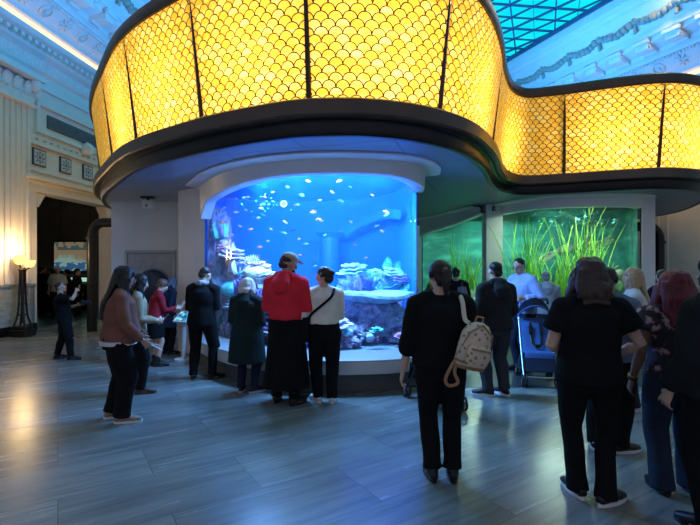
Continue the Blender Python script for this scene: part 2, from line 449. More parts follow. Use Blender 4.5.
lbox(bm, 9.87, .1, 5.8, (2.3, .2, .5)); lbox(bm, 9.87, .2, 6.15, (2.5, .5, .12), .02); lbox(bm, 9.87, .12, 5.5, (2.35, .3, .07), .02)
rel(obj('capital', bm, m_trim, pil))
bm = B(); lbox(bm, 7.35, .05, .66, (7.6, .12, .96)); lbox(bm, 7.35, .06, 1.16, (7.64, .16, .06), .01)
struct('trim_5', bm, m_wain)
bm = B(); lbox(bm, 7.35, .07, .11, (7.64, .18, .22))
struct('baseboard_left', bm, m_black)
door = thing('door_1', None, None, (Lp(12.7).x, 12.7, 0), kind='structure')
def reld(o): o.location = -Vector(door.location); return o
bm = B()
lbox(bm, DA - .13, .05, 1.74, (.28, .12, 3.48), .015); lbox(bm, DB + .13, .05, 1.74, (.28, .12, 3.48), .015)
lbox(bm, (DA + DB) / 2, .06, 3.6, (DB - DA + .56, .16, .26), .015); lbox(bm, (DA + DB) / 2, .1, 3.8, (DB - DA + .9, .32, .1), .02); lbox(bm, (DA + DB) / 2, .08, 3.71, (DB - DA + .7, .22, .08), .02)
reld(obj('door_frame', bm, m_wall, door, False))
for d in (DA + .16, DB - .16):
    bm = B(); q = Lp(d, -.02)
    sg = 1 if d < 12 else -1
    for j in range(5): lbox(bm, d - sg * .02 * j, -.08, 3.42 - j * .07, (.34 - .055 * j, .3, .08), .02)
    reld(obj('corbel', bm, m_wall, door, False))
# frieze: small square tiles, recessed panel with grille
def tile_mat():
    b = NB('patterned_blue_tile'); v = b.coord('Generated', scale=(1, 1, 1))
    sp = b.n('SeparateXYZ'); b.l(v, sp.inputs[0])
    dx = b.math('ABSOLUTE', b.math('SUBTRACT', sp.outputs[1], .5)); dz = b.math('ABSOLUTE', b.math('SUBTRACT', sp.outputs[2], .5))
    ang = b.math('ARCTAN2', dz, dx); r = b.math('SQRT', b.math('ADD', b.math('MULTIPLY', dx, dx), b.math('MULTIPLY', dz, dz)))
    pet = b.math('MULTIPLY_ADD', b.math('COSINE', b.math('MULTIPLY', ang, 8.0)), .09, .25)
    ring = b.math('LESS_THAN', b.math('ABSOLUTE', b.math('SUBTRACT', r, pet)), .05)
    dot = b.math('LESS_THAN', r, .09); fr = b.math('GREATER_THAN', b.math('MAXIMUM', dx, dz), .43)
    k = b.math('MAXIMUM', b.math('MAXIMUM', ring, dot), fr)
    b.princ(b.mix(k, (.55, .55, .56, 1), (.05, .065, .12, 1)), .35); return b.m
m_tile = tile_mat()
for k, d in enumerate((11.38, 12.3, 13.2)):
    bm = B(); lbox(bm, d, .02, 4.36, (.42, .05, .42), .008)
    o = obj('wall_tile', bm, m_tile, None, False)
    tag(o, ('patterned square blue wall tile nearest the fluted pilaster', 'middle of three patterned square tiles above the doorway', 'patterned square wall tile nearest the glowing yellow lantern')[k], 'tile', 'square tiles above the doorway')
for k, (z, w) in enumerate(((4.7, .12), (4.02, .08), (4.86, .05))):
    bm = B(); lbox(bm, 13.6, .03, z, (5.2, w, w), .012); struct(f'trim_{6+k}', bm, m_wall)
bm = B()
for k in range(22): lbox(bm, 11.1 + k * .24, .05, 4.78, (.12, .1, .07), .01)
struct('trim_9', bm, m_wall)
bm = B(); lbox(bm, 13.6, .04, 5.72, (4.6, .1, .09), .012); lbox(bm, 13.6, .04, 5.02, (4.6, .1, .09), .012)
for d in (11.3, 15.9): lbox(bm, d, .04, 5.37, (.1, .1, .8), .012)
struct('trim_10', bm, m_trim)
gr = thing('wall_vent', 'long dark ventilation grille high on wall above square tiles', 'vent', (Lp(12.9).x, 12.9, 5.1))
def relg(o): o.location = -Vector(gr.location); return o
bm = B(); lbox(bm, 12.9, .01, 5.36, (2.5, .06, .34)); relg(obj('grille_back', bm, M('grille_blue_grey', (.10, .13, .17), .6), gr, False))
bm = B()
for k in range(7): lbox(bm, 12.9, .045, 5.22 + k * .045, (2.46, .02, .014))
relg(obj('louvre', bm, M('louvre_grey', (.18, .21, .25), .5), gr, False))
bm = B(); q = Lp(13.0, .16); tube(bm, [(q.x, q.y, 4.82), (q.x, q.y, 4.9), (q.x, q.y, 5.0), (q.x, q.y, 5.12), (q.x, q.y, 5.18)], [(.16, .12), (.2, .15), (.19, .15), (.12, .1), (.03, .03)], 16)
for k in range(-3, 4): tube(bm, [(q.x + nL.x * .08, q.y + k * .03, 4.85), (q.x + nL.x * .15, q.y + k * .055, 5.0), (q.x + nL.x * .05, q.y + k * .04, 5.14)], .02, 8)
tag(obj('shell_ornament', bm, m_trim), 'pale carved shell ornament under the high wall vent', 'ornament')
# right wall: panel mouldings
def Rp(d, o=0): q = Vector((RW(d), d)) + nR * o; return q
rotR = Euler((0, 0, math.atan2(tR.y, tR.x))).to_matrix()
def rbox(bm, d, o, z, s, bev=0): q = Rp(d, o); box(bm, (q.x, q.y, z), s, rotR, bev)
bm = B()
for d in (8.6, 11.6, 11.95, 13.55, 13.8, 16.5): rbox(bm, d, .02, 2.6, (.05, .05, 3.9), .01)
for d, w in ((10.1, 3.2), (12.75, 1.75), (15.2, 2.9)): rbox(bm, d, .02, 4.5, (w, .05, .05), .01); rbox(bm, d, .02, 1.0, (w, .05, .05), .01)
struct('trim_11', bm, m_wall)
bm = B(); rbox(bm, 13, .03, .1, (16, .06, .2)); struct('baseboard_right', bm, m_wall)

# dark side room behind the doorway
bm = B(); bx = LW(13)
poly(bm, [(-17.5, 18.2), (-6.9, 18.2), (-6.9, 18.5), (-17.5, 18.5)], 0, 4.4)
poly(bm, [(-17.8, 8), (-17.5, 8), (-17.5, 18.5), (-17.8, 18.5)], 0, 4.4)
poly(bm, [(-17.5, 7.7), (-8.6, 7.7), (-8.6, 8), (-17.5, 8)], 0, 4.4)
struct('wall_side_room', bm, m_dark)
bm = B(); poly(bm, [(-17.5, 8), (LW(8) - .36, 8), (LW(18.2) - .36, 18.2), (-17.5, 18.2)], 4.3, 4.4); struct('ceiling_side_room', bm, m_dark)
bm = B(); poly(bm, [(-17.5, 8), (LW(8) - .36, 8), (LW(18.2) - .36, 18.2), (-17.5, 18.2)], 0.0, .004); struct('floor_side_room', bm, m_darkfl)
def screen_mat():
    b = NB('projected_picture'); v = b.coord('Generated'); sp = b.n('SeparateXYZ'); b.l(v, sp.inputs[0])
    n = b.noise(b.coord('Generated', scale=(3, 1, 2.2)), 1.6, 2); x, z = sp.outputs[0], sp.outputs[2]
    hill = b.math('ADD', b.math('MULTIPLY', b.math('SINE', b.math('MULTIPLY', x, 5.0)), .16), b.math('MULTIPLY_ADD', n, .5, .2))
    m_ = b.math('SMOOTH_MIN', 1.0, b.math('MULTIPLY', b.math('MAXIMUM', b.math('SUBTRACT', hill, z), 0.0), 9.0), .1)
    col = b.mix(m_, (.26, .20, .12, 1), (.25, .42, .38, 1))
    lo = b.math('LESS_THAN', z, .3); col = b.mix(b.math('MULTIPLY', lo, b.math('GREATER_THAN', n, .5)), col, (.04, .12, .26, 1))
    hi = b.math('MULTIPLY', b.math('GREATER_THAN', z, .72), b.math('GREATER_THAN', n, .52)); col = b.mix(hi, col, (.06, .10, .10, 1))
    e = b.n('Emission'); b.l(col, e.inputs[0]); e.inputs[1].default_value = .62; b.l(e.outputs[0], b.out.inputs[0]); return b.m
sc = thing('projection_screen', 'glowing wide projection screen hanging in the dark side room', 'screen', (-10.95, 17.9, 1.38))
bm = B(); box(bm, (0, 0, .62), (1.62, .03, 1.14)); obj('picture', bm, screen_mat(), sc, False)
bm = B(); box(bm, (0, .03, .62), (1.74, .04, 1.28), None, .01); obj('screen_frame', bm, m_black, sc, False)
bm = B(); 
for x in (-.6, .6): bm = B(); tube(bm, [(x, .04, 1.24), (x, .04, 2.88)], .012, 8); obj('hanging_rod', bm, m_black, sc)
ct = thing('display_case', 'low lit display case under the projection screen', 'display case', (-11.0, 16.9, 0))
bm = B(); box(bm, (0, 0, .5), (2.6, .5, .96), None, .02); obj('cabinet', bm, m_black, ct, False)
bm = B(); box(bm, (0, -.02, 1.11), (2.5, .38, .14)); obj('light_panel', bm, emis('pale_green_light', (.45, .85, .62), .75), ct, False)
bm = B(); box(bm, (0, 0, 1.23), (2.6, .5, .07), None, .01); obj('top', bm, m_black, ct, False)
trk = thing('track_light', 'black ceiling track with small spotlights in the side room', 'track light', (-9.3, 14.2, 4.3))
bm = B(); box(bm, (0, 0, -.02), (3.2, .05, .04)); obj('track', bm, m_black, trk, False)
for x in (-1.2, -.4, .45, 1.2):
    bm = B(); tube(bm, [(x, 0, -.04), (x, 0, -.16)], .015, 8); tube(bm, [(x, .02, -.14), (x + .05, -.1, -.3)], [.05, .065], 12)
    h = obj('spotlight_head', bm, m_black, trk)
    bm = B(); ball(bm, (x + .052, -.105, -.305), .035, 10, 6); obj('bulb', bm, emis('dim_spot', (1, .8, .55), 1.2), h)
# ============================================================ THE LANTERN PAVILION
MP = [(-4.1, 7.92), (-3.34, 6.92), (-2.73, 6.31), (-2.12, 5.85), (-1.6, 5.5), (-1.0, 5.18), (-.44, 4.97), (.22, 4.97), (.81, 5.2), (1.32, 5.62), (1.74, 6.25), (2.1, 7.0), (2.42, 7.8), (2.86, 8.6), (3.4, 9.0), (4.1, 8.85), (5.08, 8.45), (5.8, 8.3), (6.6, 8.6), (7.3, 9.3), (8.1, 10.6), (8.7, 12.2), (8.6, 13.6), (7.6, 14.6), (5.5, 15.2), (2.5, 15.6), (-1, 15.8), (-3.5, 15.3), (-5.3, 14), (-6.05, 12.4), (-5.86, 11), (-5.33, 9.78), (-4.72, 8.78)]
MC = [Vector((p.x, p.y)) for p in bez([(x, y, 0) for x, y in MP], 10, True)]
NC = normals2(MC, True, -1)
ZS, ZF, ZL, ZT = 3.05, 3.25, 3.42, 4.92
can = thing('lantern_canopy', 'huge curving yellow scalloped glass lantern canopy over the aquarium', 'canopy', (0, 10, ZS))
def relc(o): o.location = -Vector(can.location); return o
bm = B(); poly(bm, [MC[i] for i in range(0, len(MC), 2)], ZS, ZS + .04); relc(obj('soffit', bm, m_soffit, can, False))
bm = B(); sweep(bm, MC, NC, [(-.03, ZS), (.0, ZS - .015), (.05, ZS - .012), (.075, ZS + .03), (.08, ZF - .05), (.12, ZF - .03)], True); relc(obj('lower_fascia', bm, m_black, can))
bm = B(); sweep(bm, MC, NC, [(.1, ZF - .03), (.12, ZF - .04), (.2, ZF - .04), (.22, ZF - .02), (.22, ZL - .04), (.2, ZL - .02), (.03, ZL)], True); relc(obj('upper_fascia', bm, m_fascia, can))
bm = B(); sweep(bm, MC, NC, [(.1, ZT - .03), (.27, ZT - .03), (.29, ZT), (.29, ZT + .13), (.26, ZT + .16), (.05, ZT + .16), (.05, ZT - .03)], True); relc(obj('top_rim', bm, m_fascia, can))
bm = B(); poly(bm, [MC[i] for i in range(0, len(MC), 2)], ZT + .03, ZT + .08); relc(obj('roof', bm, m_dark, can, False))
# mullions where the photo shows them, then evenly round the back
mull = [(-4.27, 7.75), (-3.12, 6.6), (-1.82, 5.6), (-.42, 4.95), (1.05, 5.3), (2.3, 7.35), (4.2, 8.8), (5.66, 8.3), (7.05, 9.0)]
idx = [min(range(len(MC)), key=lambda i: (MC[i] - Vector(q)).length) for q in mull]
N = len(MC); last = idx[-1]; k = last
acc = 0; i = last
while i < N + idx[0] - 8:
    j = (i + 1) % N; acc += (MC[j] - MC[i % N]).length
    if acc > 1.75: idx.append(j); acc = 0
    i += 1
def lant_prof(o): return (.045 + .20 * o, ZL + (ZT - ZL) * o)
for a, b_ in zip(idx, idx[1:] + idx[:1]):
    ids = [(a + q) % N for q in range(((b_ - a) % N) + 1)]
    bm = B(); uv = bm.loops.layers.uv.new('UVMap')
    sweep(bm, [MC[q] for q in ids], [NC[q] for q in ids], [lant_prof(0), lant_prof(.5), lant_prof(1)], False, uv)
    relc(obj('glass_panel', bm, m_scale, can))
for a in idx:
    p = MC[a]; n = NC[a]; t = Vector((-n.y, n.x, 0)); bm = B()
    lo = Vector((p.x + n.x * .05, p.y + n.y * .05, ZL - .01)); hi = Vector((p.x + n.x * .215, p.y + n.y * .215, ZT))
    tube(bm, [lo, (lo + hi) / 2, hi], [(.031, .03)] * 3, 8, ref=Vector((n.x, n.y, 0)))
    for z in range(9):
        q = lo.lerp(hi, (z + .5) / 9); ball(bm, q + t * .032, .012, 6, 4); ball(bm, q - t * .032, .012, 6, 4)
    relc(obj('mullion', bm, m_bronze, can))
def light(name, kind, loc, energy, col, size=.2, rot=None, **kw):
    d = bpy.data.lights.new(name, kind); d.energy = energy; d.color = col
    if kind == 'AREA':
        d.size = size
        if 'sy' in kw: d.shape = 'RECTANGLE'; d.size_y = kw['sy']
        if 'spread' in kw: d.spread = kw['spread']
    elif kind in ('POINT', 'SPOT'): d.shadow_soft_size = size
    if kind == 'SPOT': d.spot_size = kw.get('spot', 1.2); d.spot_blend = .6
    o = bpy.data.objects.new(name, d); C.objects.link(o); o.location = loc
    if rot: o.rotation_euler = rot
    return o
for a, b_ in list(zip(idx, idx[1:]))[:9]:
    m_ = (a + ((b_ - a) % N) // 2) % N; p = MC[m_] - NC[m_] * .42
    if (b_ - a) % N < 3: continue
    light('lantern_bulb', 'POINT', (p.x, p.y, 4.2), BULB, (1, .85, .55), .12)
    light('lantern_bulb', 'POINT', (p.x, p.y, 3.8), BULB * .5, (1, .85, .55), .12)

# ============================================================ SALTWATER TANK
TP = [(207, 8.0), (216, 7.4), (226, 6.95), (240, 6.6), (259, 6.3), (293, 6.03), (337, 5.93), (382, 6.0), (400, 6.12), (411, 6.32), (416, 6.6)]
front = [(ray(a, d), d) for a, d in TP] + [(1.02, 6.95)]
FC = [Vector((p.x, p.y)) for p in bez([(x, y, 0) for x, y in front], 8)]
FN = normals2(FC, False, -1)
def topz(i):
    u = i / (len(FC) - 1); px = HX + F * FC[i].x / FC[i].y
    t = max(0, (300 - px) / 95) if px < 300 else max(0, (px - 370) / 60)
    z = 2.83 - .13 * t * t
    if i < 5: z -= .05 * (5 - i)
    return z
tank = thing('aquarium_tank', 'large blue curved aquarium tank with white ledge, filled with coral', 'aquarium', (-.6, 7.5, 0))
def relt(o, p=None): o.location = -Vector((p or tank).location); return o
bm = B(); sweep(bm, FC, FN, lambda i: [(0, .47), (0, topz(i) + .05), (-.06, topz(i) + .05), (-.06, .47), (0, .47)]); relt(obj('acrylic_window', bm, m_glass, tank))
bm = B(); sweep(bm, FC, FN, [(-.02, .5), (.05, .5), (.27, .445), (.295, .43), (.30, .41)]); relt(obj('ledge', bm, M('grey_white_solid_surface', (.40, .40, .41), .4, 0, .03, 2), tank))
bm = B(); sweep(bm, FC, FN, [(.30, .41), (.295, .27), (.28, .25), (.14, .25)]); relt(obj('ledge_apron', bm, m_ledge2, tank))
bm = B(); sweep(bm, FC, FN, [(.14, .26), (.14, 0)]); relt(obj('plinth', bm, m_plinth, tank))
bm = B(); sweep(bm, FC, FN, lambda i: [(.36, ZS - .005), (.36, ZS - .03), (.3, ZS - .045), (.15, ZS - .05), (.13, ZS - .08), (.12, topz(i) + .03), (.1, topz(i)), (-.066, topz(i))]); relt(obj('header_ring', bm, m_ledge, tank))
bm = B(); sweep(bm, FC, FN, lambda i: [(-.066, topz(i)), (-.068, ZS)]); relt(obj('inner_liner', bm, M('deep_blue_tank_wall', (.012, .20, .80), .7, 0, .06, 1.2), tank))
backc = [Vector((p.x, p.y)) for p in bez([(1.02, 6.95, 0), (1.02, 7.4, 0), (.95, 8.1, 0), (.8, 8.8, 0), (.3, 9.5, 0), (-.6, 9.85, 0), (-1.8, 9.8, 0), (-2.75, 9.3, 0), (-3.0, 8.6, 0), (-2.54, 8.0, 0)], 6)]
inner = [FC[i] - FN[i] * .065 for i in range(len(FC))] + backc[1:-1]
m_tankback = M('deep_blue_tank_wall', (.004, .085, .60), .7, 0, .06, 1.2)
bm = B(); BN = normals2(backc, False, -1); sweep(bm, backc, BN, [(0, .45), (0, ZS)]); relt(obj('back_wall', bm, m_tankback, tank))
bm = B(); poly(bm, inner[::2], .40, .47); relt(obj('sand_bed', bm, M('pale_coral_sand', (.22, .27, .33), .9, 0, .3, 14, .5, 50), tank, False))
bm = B(); poly(bm, inner[::2], ZS - .012, ZS - .006); relt(obj('tank_lid', bm, m_tankback, tank, False))
wi = [FC[i] - FN[i] * .075 for i in range(0, len(FC), 2)] + [p - BN[j] * .02 for j, p in enumerate(backc)][2:-2:2]
if WATER1:
    bm = B(); poly(bm, wi, .48, 2.98); relt(obj('water', bm, water_mat('blue_sea_water', (.03, .32, 1.0), (.12, .54, 1.0), W1S, W1A), tank, False))
# blue pillar and arch standing at the rear of the tank
bm = B(); tube(bm, [(-.42, 9.3, .47), (-.42, 9.3, 2.2)], .2, 18); tube(bm, [(-.42, 9.3, 2.2), (-.42, 9.3, 2.3)], [.2, .3], 18)
relt(obj('rear_pillar', bm, M('pale_blue_acrylic', (.02, .17, .66), .4, 0, .05), tank))
bm = B(); pts = bez([(-.1, 9.2, 2.3), (.25, 8.95, 2.50), (.6, 8.4, 2.58), (.85, 7.7, 2.5)], 8); tube(bm, pts, [(.03, .09)] * len(pts), 10, ref=Vector((0, 0, 1)))
relt(obj('rear_arch', bm, MATS['pale_blue_acrylic'], tank))
lt = [(-1.35, 6.85, 1.5, -50), (-.75, 6.4, 1.3, -25), (-.1, 6.25, 1.3, 0), (.5, 6.4, 1.2, 12)]
for x, y, s, a in lt: light('tank_lamp', 'AREA', (x, y, 2.97), TANK1 * s, (.19, .46, 1.0), .6, (R(22), 0, R(a)), sy=.3)
# pier and white wall to the left of the tank
bm = B(); poly(bm, [(-3.29, 8.62), (-2.575, 7.98), (-2.60, 8.06), (-3.08, 8.62), (-3.35, 10.2), (-3.84, 10.1)], 0, ZS); struct('wall_pier', bm, m_white)
bm = B(); poly(bm, [(-5.33, 10.05), (-3.7, 10.05), (-3.7, 10.3), (-5.33, 12.6), (-5.6, 12.6)], 0, ZS); struct('wall_white', bm, m_white)
dr = thing('door_2', None, None, (-4.45, 10.03, 0), kind='structure')
bm = B(); box(bm, (0, 0, .95), (.98, .04, 1.9), None, .01); obj('door_leaf', bm, M('grey_panel', (.40, .39, .40), .5), dr, False)
bm = B(); box(bm, (-.53, -.01, .97), (.06, .06, 1.96), None, .01); box(bm, (.53, -.01, .97), (.06, .06, 1.96), None, .01); box(bm, (0, -.01, 1.94), (1.12, .06, .06), None, .01); obj('door_frame', bm, M('grey_panel_frame', (.46, .45, .46), .5), dr, False)
dome = thing('wall_dome', 'round dark domed disc on the wall behind the red jacket', 'dome', (-4.36, 9.98, 1.16))
bm = B(); ball(bm, (0, 0, 0), (.38, .14, .38), 32, 16); obj('dome', bm, M('dark_blue_gloss', (.03, .04, .07), .25), dome)
bm = B(); pts = [(math.cos(a) * .39, -.01, math.sin(a) * .39) for a in [k * math.pi / 18 for k in range(37)]]; tube(bm, pts, .022, 8); obj('rim', bm, M('rim_blue_grey', (.2, .24, .34), .3, .4), dome)
cam = thing('security_camera', 'small white security camera under the soffit, black mount', 'camera', (ray(148, 9.3), 9.3, ZS))
bm = B(); box(bm, (0, 0, -.02), (.26, .14, .04), None, .01); tube(bm, [(0, 0, -.03), (0, 0, -.09)], .03, 10); obj('mount', bm, m_black, cam)
bm = B(); box(bm, (.01, 0, -.16), (.2, .18, .16), None, .025); obj('housing', bm, M('white_plastic', (.75, .75, .75), .4), cam)
bm = B(); tube(bm, [(.01, -.085, -.19), (.01, -.10, -.19)], .028, 14); obj('lens', bm, M('grey_lens', (.2, .2, .22), .2), cam)
ksk = thing('touch_screen_kiosk', 'slanted lit information screen on a stand beside the tank', 'kiosk', (ray(184, 7.75), 7.75, 0), R(-25))
bm = B(); tube(bm, [(0, 0, 0), (0, 0, .03)], .16, 20); tube(bm, [(0, 0, .03), (0, 0, .68)], .04, 12); obj('stand', bm, m_white, ksk)
rt = Euler((R(38), 0, 0)).to_matrix()
bm = B(); box(bm, (0, 0, .74), (.32, .26, .03), rt, .01); obj('screen_case', bm, MATS['white_plastic'], ksk, False)
def kioskmat():
    b = NB('kiosk_display'); v = b.coord('Object'); n = b.noise(v, 9, 2)
    col = b.ramp(n, [(.35, (.01, .05, .16)), (.48, (.03, .3, .62)), (.58, (.3, .75, .9)), (.7, (.9, .75, .3))])
    e = b.n('Emission'); b.l(col, e.inputs[0]); e.inputs[1].default_value = 1.0; b.l(e.outputs[0], b.out.inputs[0]); return b.m
bm = B(); box(bm, rt @ Vector((0, 0, .02)) + Vector((0, 0, .74)), (.27, .21, .006), rt); obj('display', bm, kioskmat(), ksk, False)
# pipes
def pipe(name, label, x, y, ztop, dx):
    t_ = thing(name, label, 'pipe', (x, y, 0)); bm = B()
    pts = [(0, 0, 0), (0, 0, ztop - .3)] + [(dx * .3 * (1 - math.cos(a)) , 0, ztop - .3 + .3 * math.sin(a)) for a in [k * math.pi / 16 for k in range(1, 9)]] + [(dx * .75, 0, ztop)]
    tube(bm, pts, .115, 18, ref=Vector((0, 1, 0))); obj('pipe_run', bm, m_black, t_)
    for z in (ztop - .42, 1.15):
        bm = B(); tube(bm, [(0, 0, z), (0, 0, z + .07)], .145, 18); obj('flange', bm, m_black, t_)
pipe('elbow_pipe', 'thick black elbow pipe between doorway and white wall', ray(92, 11.2), 11.2, 2.7, 1)
pipe('elbow_pipe', 'thick dark elbow pipe beside the planted tank, right wall', ray(659, 11.0), 11.0, 2.58, -1)

# ============================================================ PLANTED TANK
PF = [(2.2, 13.6), (2.73, 12.3), (2.99, 11.2), (3.15, 10.55)]
PG = [(3.58, 10.6), (3.75, 10.0), (4.07, 9.5), (4.45, 9.27), (4.82, 9.18), (5.37, 9.14), (5.75, 9.22), (6.0, 9.4)]
GA = [Vector((p.x, p.y)) for p in bez([(x, y, 0) for x, y in PF], 6)]; GB = [Vector((p.x, p.y)) for p in bez([(x, y, 0) for x, y in PG], 6)]
NA, NBm = normals2(GA, False, -1), normals2(GB, False, -1)
pt = thing('planted_aquarium', 'green freshwater aquarium full of tall grass behind curved glass', 'aquarium', (4.5, 11, 0))
relp = lambda o: relt(o, pt)
def tza(i): return 2.5 + .36 * (i / (len(GA) - 1)) ** .6
for g, nn, tz in ((GA, NA, tza), (GB, NBm, lambda i: 2.82)):
    bm = B(); sweep(bm, g, nn, lambda i: [(0, .5), (0, tz(i) + .04), (-.06, tz(i) + .04), (-.06, .5), (0, .5)]); relp(obj('acrylic_window', bm, m_glass, pt))
    bm = B(); sweep(bm, g, nn, lambda i: [(.34, ZS - .005), (.34, ZS - .03), (.28, ZS - .045), (.15, ZS - .05), (.12, ZS - .08), (.11, tz(i) + .03), (.09, tz(i)), (-.07, tz(i)), (-.07, ZS)]); relp(obj('header_ring', bm, m_ledge, pt))
    bm = B(); sweep(bm, g, nn, [(-.06, .52), (.05, .52), (.28, .47), (.28, .3), (.14, .28), (.14, 0)]); relp(obj('ledge', bm, m_plinth, pt))
allf = [p - n * .065 for p, n in zip(GA, NA)] + [Vector((3.2, 10.75)), Vector((3.55, 10.78))] + [p - n * .065 for p, n in zip(GB, NBm)]
bk = [(6.53, 10.3), (6.75, 11.2), (6.4, 12.4), (5.2, 13.4), (4.0, 14.2), (2.8, 14.4), (2.25, 13.9)]
bkc = [Vector((p.x, p.y)) for p in bez([(6.0, 9.4, 0)] + [(x, y, 0) for x, y in bk] + [(2.2, 13.6, 0)], 5)]
inn2 = allf + bkc[1:-1]
def murk():
    b = NB('murky_teal_wall'); v = b.coord('Object', scale=(.8, .8, 2.4)); n = b.noise(v, 1.7, 4)
    b.princ(b.ramp(n, [(.3, (.01, .10, .11)), (.55, (.03, .22, .20)), (.7, (.10, .42, .36))]), .8); return b.m
bm = B(); sweep(bm, bkc, normals2(bkc, False, -1), [(0, .45), (0, ZS)]); relp(obj('back_wall', bm, murk(), pt))
bm = B(); poly(bm, inn2[::2], .42, .52); relp(obj('gravel_bed', bm, M('mossy_gravel', (.10, .14, .07), .9, 0, .5, 20, .6, 60), pt, False))
bm = B(); poly(bm, inn2[::2], ZS - .012, ZS - .006); relp(obj('tank_lid', bm, m_dark, pt, False))
if WATER2:
    bm = B(); poly(bm, [p - n * .075 for p, n in zip(GA, NA)][::2] + [(3.22, 10.8), (3.52, 10.84)] + [p - n * .075 for p, n in zip(GB, NBm)][::2] + [(x - .06 if x > 4 else x, y - .05) for x, y in bk], .53, 2.86)
    relp(obj('water', bm, water_mat('green_pond_water', (.12, .85, .75), (.35, .92, .85), W2S, W2A), pt, False))
for x, y, s in ((4.5, 9.95, 1.3), (5.1, 9.75, .7), (3.5, 12.6, 1.8), (4.2, 12.6, 1.3)):
    light('pond_lamp', 'AREA', (x, y, 2.95), TANK2 * s, (.78, 1.0, .75), .55)
bm = B(); poly(bm, [(3.16, 10.42), (3.54, 10.42), (3.54, 10.78), (3.16, 10.78)], 0, ZS)
o = struct('column', bm, m_white)
bm = B(); poly(bm, [(6.03, 9.30), (6.31, 9.30), (6.9, 10.2), (6.64, 10.3)], 0, ZS); struct('column_side', bm, m_white)
nc = thing('security_camera', 'tiny dark camera at the top of white column between tanks', 'camera', (3.32, 10.38, ZS))
bm = B(); tube(bm, [(0, 0, 0), (0, 0, -.1)], .02, 8); box(bm, (0, -.02, -.12), (.07, .1, .07), None, .01); obj('housing', bm, m_black, nc)
bm = B(); tube(bm, [(0, -.07, -.12), (0, -.09, -.12)], .02, 10); obj('lens', bm, m_steel, nc)
# torch lamp by the pilaster
tl = thing('torchiere_lamp', 'tall bronze torchiere lamp with glowing bowls by marble wainscot', 'lamp', (ray(22.5, 10.35), 10.35, 0))
bm = B(); box(bm, (0, 0, .08), (.40, .34, .16), None, .02); box(bm, (0, 0, .2), (.30, .26, .09), None, .02); obj('base', bm, m_bronze, tl, False)
bm = B()
for sx in (-1, 1):
    for sy in (-1, 1):
        tube(bm, bez([(sx * .13, sy * .11, .24), (sx * .07, sy * .06, .5), (sx * .045, sy * .04, 1.0), (sx * .035, sy * .035, 1.5)], 6), .022, 8)
for z, w in ((.5, .075), (.75, .06), (1.0, .05), (1.25, .045)): box(bm, (0, 0, z), (w * 2.1, w * 1.8, .035), None, .008)
lathe(bm, [(.03, .3), (.04, .5), (.022, .8), (.03, 1.1), (.022, 1.4), (.07, 1.5), (.09, 1.54), (.05, 1.58)]); obj('shaft', bm, m_bronze, tl)
for x, r_, z in ((-.06, 1.1, 1.75), (.16, .9, 1.68)):
    bm = B(); lathe(bm, [(.03 * r_, -.1), (.08 * r_, -.075), (.11 * r_, 0), (.115 * r_, .05), (.09 * r_, .1), (.02, .12)] if x < 0 else [(.03, -.09), (.08, -.07), (.11, 0), (.125, .06), (.115, .07), (.02, .05)], (x, 0, z), 20)
    bw = obj('glass_bowl', bm, emis('warm_lamp_glass', (1, .55, .15), 2.6), tl)
    bm = B(); tube(bm, [(0, 0, 1.54), (x * .6, 0, 1.54), (x, 0, z - .1)], .018, 8); obj('arm', bm, m_bronze, tl)
light('torch_light', 'POINT', (ray(22.5, 10.35) + .1, 10.25, 1.95), LAMP * .38, (1, .68, .32), .15)
light('right_wall_fill', 'AREA', (8.6, 10.8, 8.9), LAMP * 2.2, (1, .78, .52), 1.4)  # added warm fill without a fixture, brightens the right wall
light('side_room_glow', 'POINT', (-10.5, 15.2, 3.6), 14, (1, .8, .6), .3)
# ============================================================ REEF, FISH AND PLANTS
def rock(name, loc, r, mat, seed, amp=.35, fr=1.6, sub=4, label=None, cat='rock', group=None):
    bm = B(); bmesh.ops.create_icosphere(bm, subdivisions=sub, radius=1)
    o_ = Vector((seed * 3.1, seed * 1.7, seed * .9))
    for v in bm.verts:
        n = v.co.normalized(); q = n * fr + o_
        k = 1 + amp * (noise.noise(q) + .55 * noise.noise(q * 2.3) + .35 * noise.noise(q * 5.1) + .2 * noise.noise(q * 10))
        v.co = Vector((n.x * r[0] * k, n.y * r[1] * k, n.z * r[2] * k))
    o = obj(name, bm, mat, None, True, loc)
    return tag(o, label, cat, group)
def gd(px):
    for (a, da), (b, db) in zip(TP, TP[1:]):
        if a <= px <= b: return da + (db - da) * (px - a) / (b - a)
    return TP[0][1] if px < TP[0][0] else TP[-1][1]
def reefmat(nm, a, b_, sc=12):
    b = NB(nm); v = b.coord('Object'); n = b.noise(v, sc, 5, .65)
    b.princ(b.ramp(n, [(.3, a), (.62, b_)]), .85, 0, b.bump(b.noise(v, 45, 3), .6, .02), .2); return b.m
RK = [reefmat('purple_grey_rock', (.10, .10, .22), (.46, .44, .62)), reefmat('blue_grey_rock', (.07, .12, .25), (.42, .52, .68)), reefmat('lavender_rock', (.13, .11, .24), (.50, .44, .60))]
CM = [M('coral_pale_blue', (.55, .75, .9), .8, 0, .25, 20, .5), M('coral_lavender', (.72, .58, .82), .8, 0, .25, 20, .5), M('coral_teal', (.15, .68, .70), .8, 0, .3, 20, .5),
      M('coral_cream', (.85, .82, .72), .8, 0, .2, 20, .5), M('coral_pink', (.85, .35, .5), .8, 0, .25, 20, .5), M('coral_violet', (.40, .28, .72), .8, 0, .3, 20, .5), M('coral_rust', (.62, .30, .22), .8, 0, .3, 20, .5)]
CN = ['pale blue', 'lavender', 'teal', 'cream', 'pink', 'violet', 'rust']
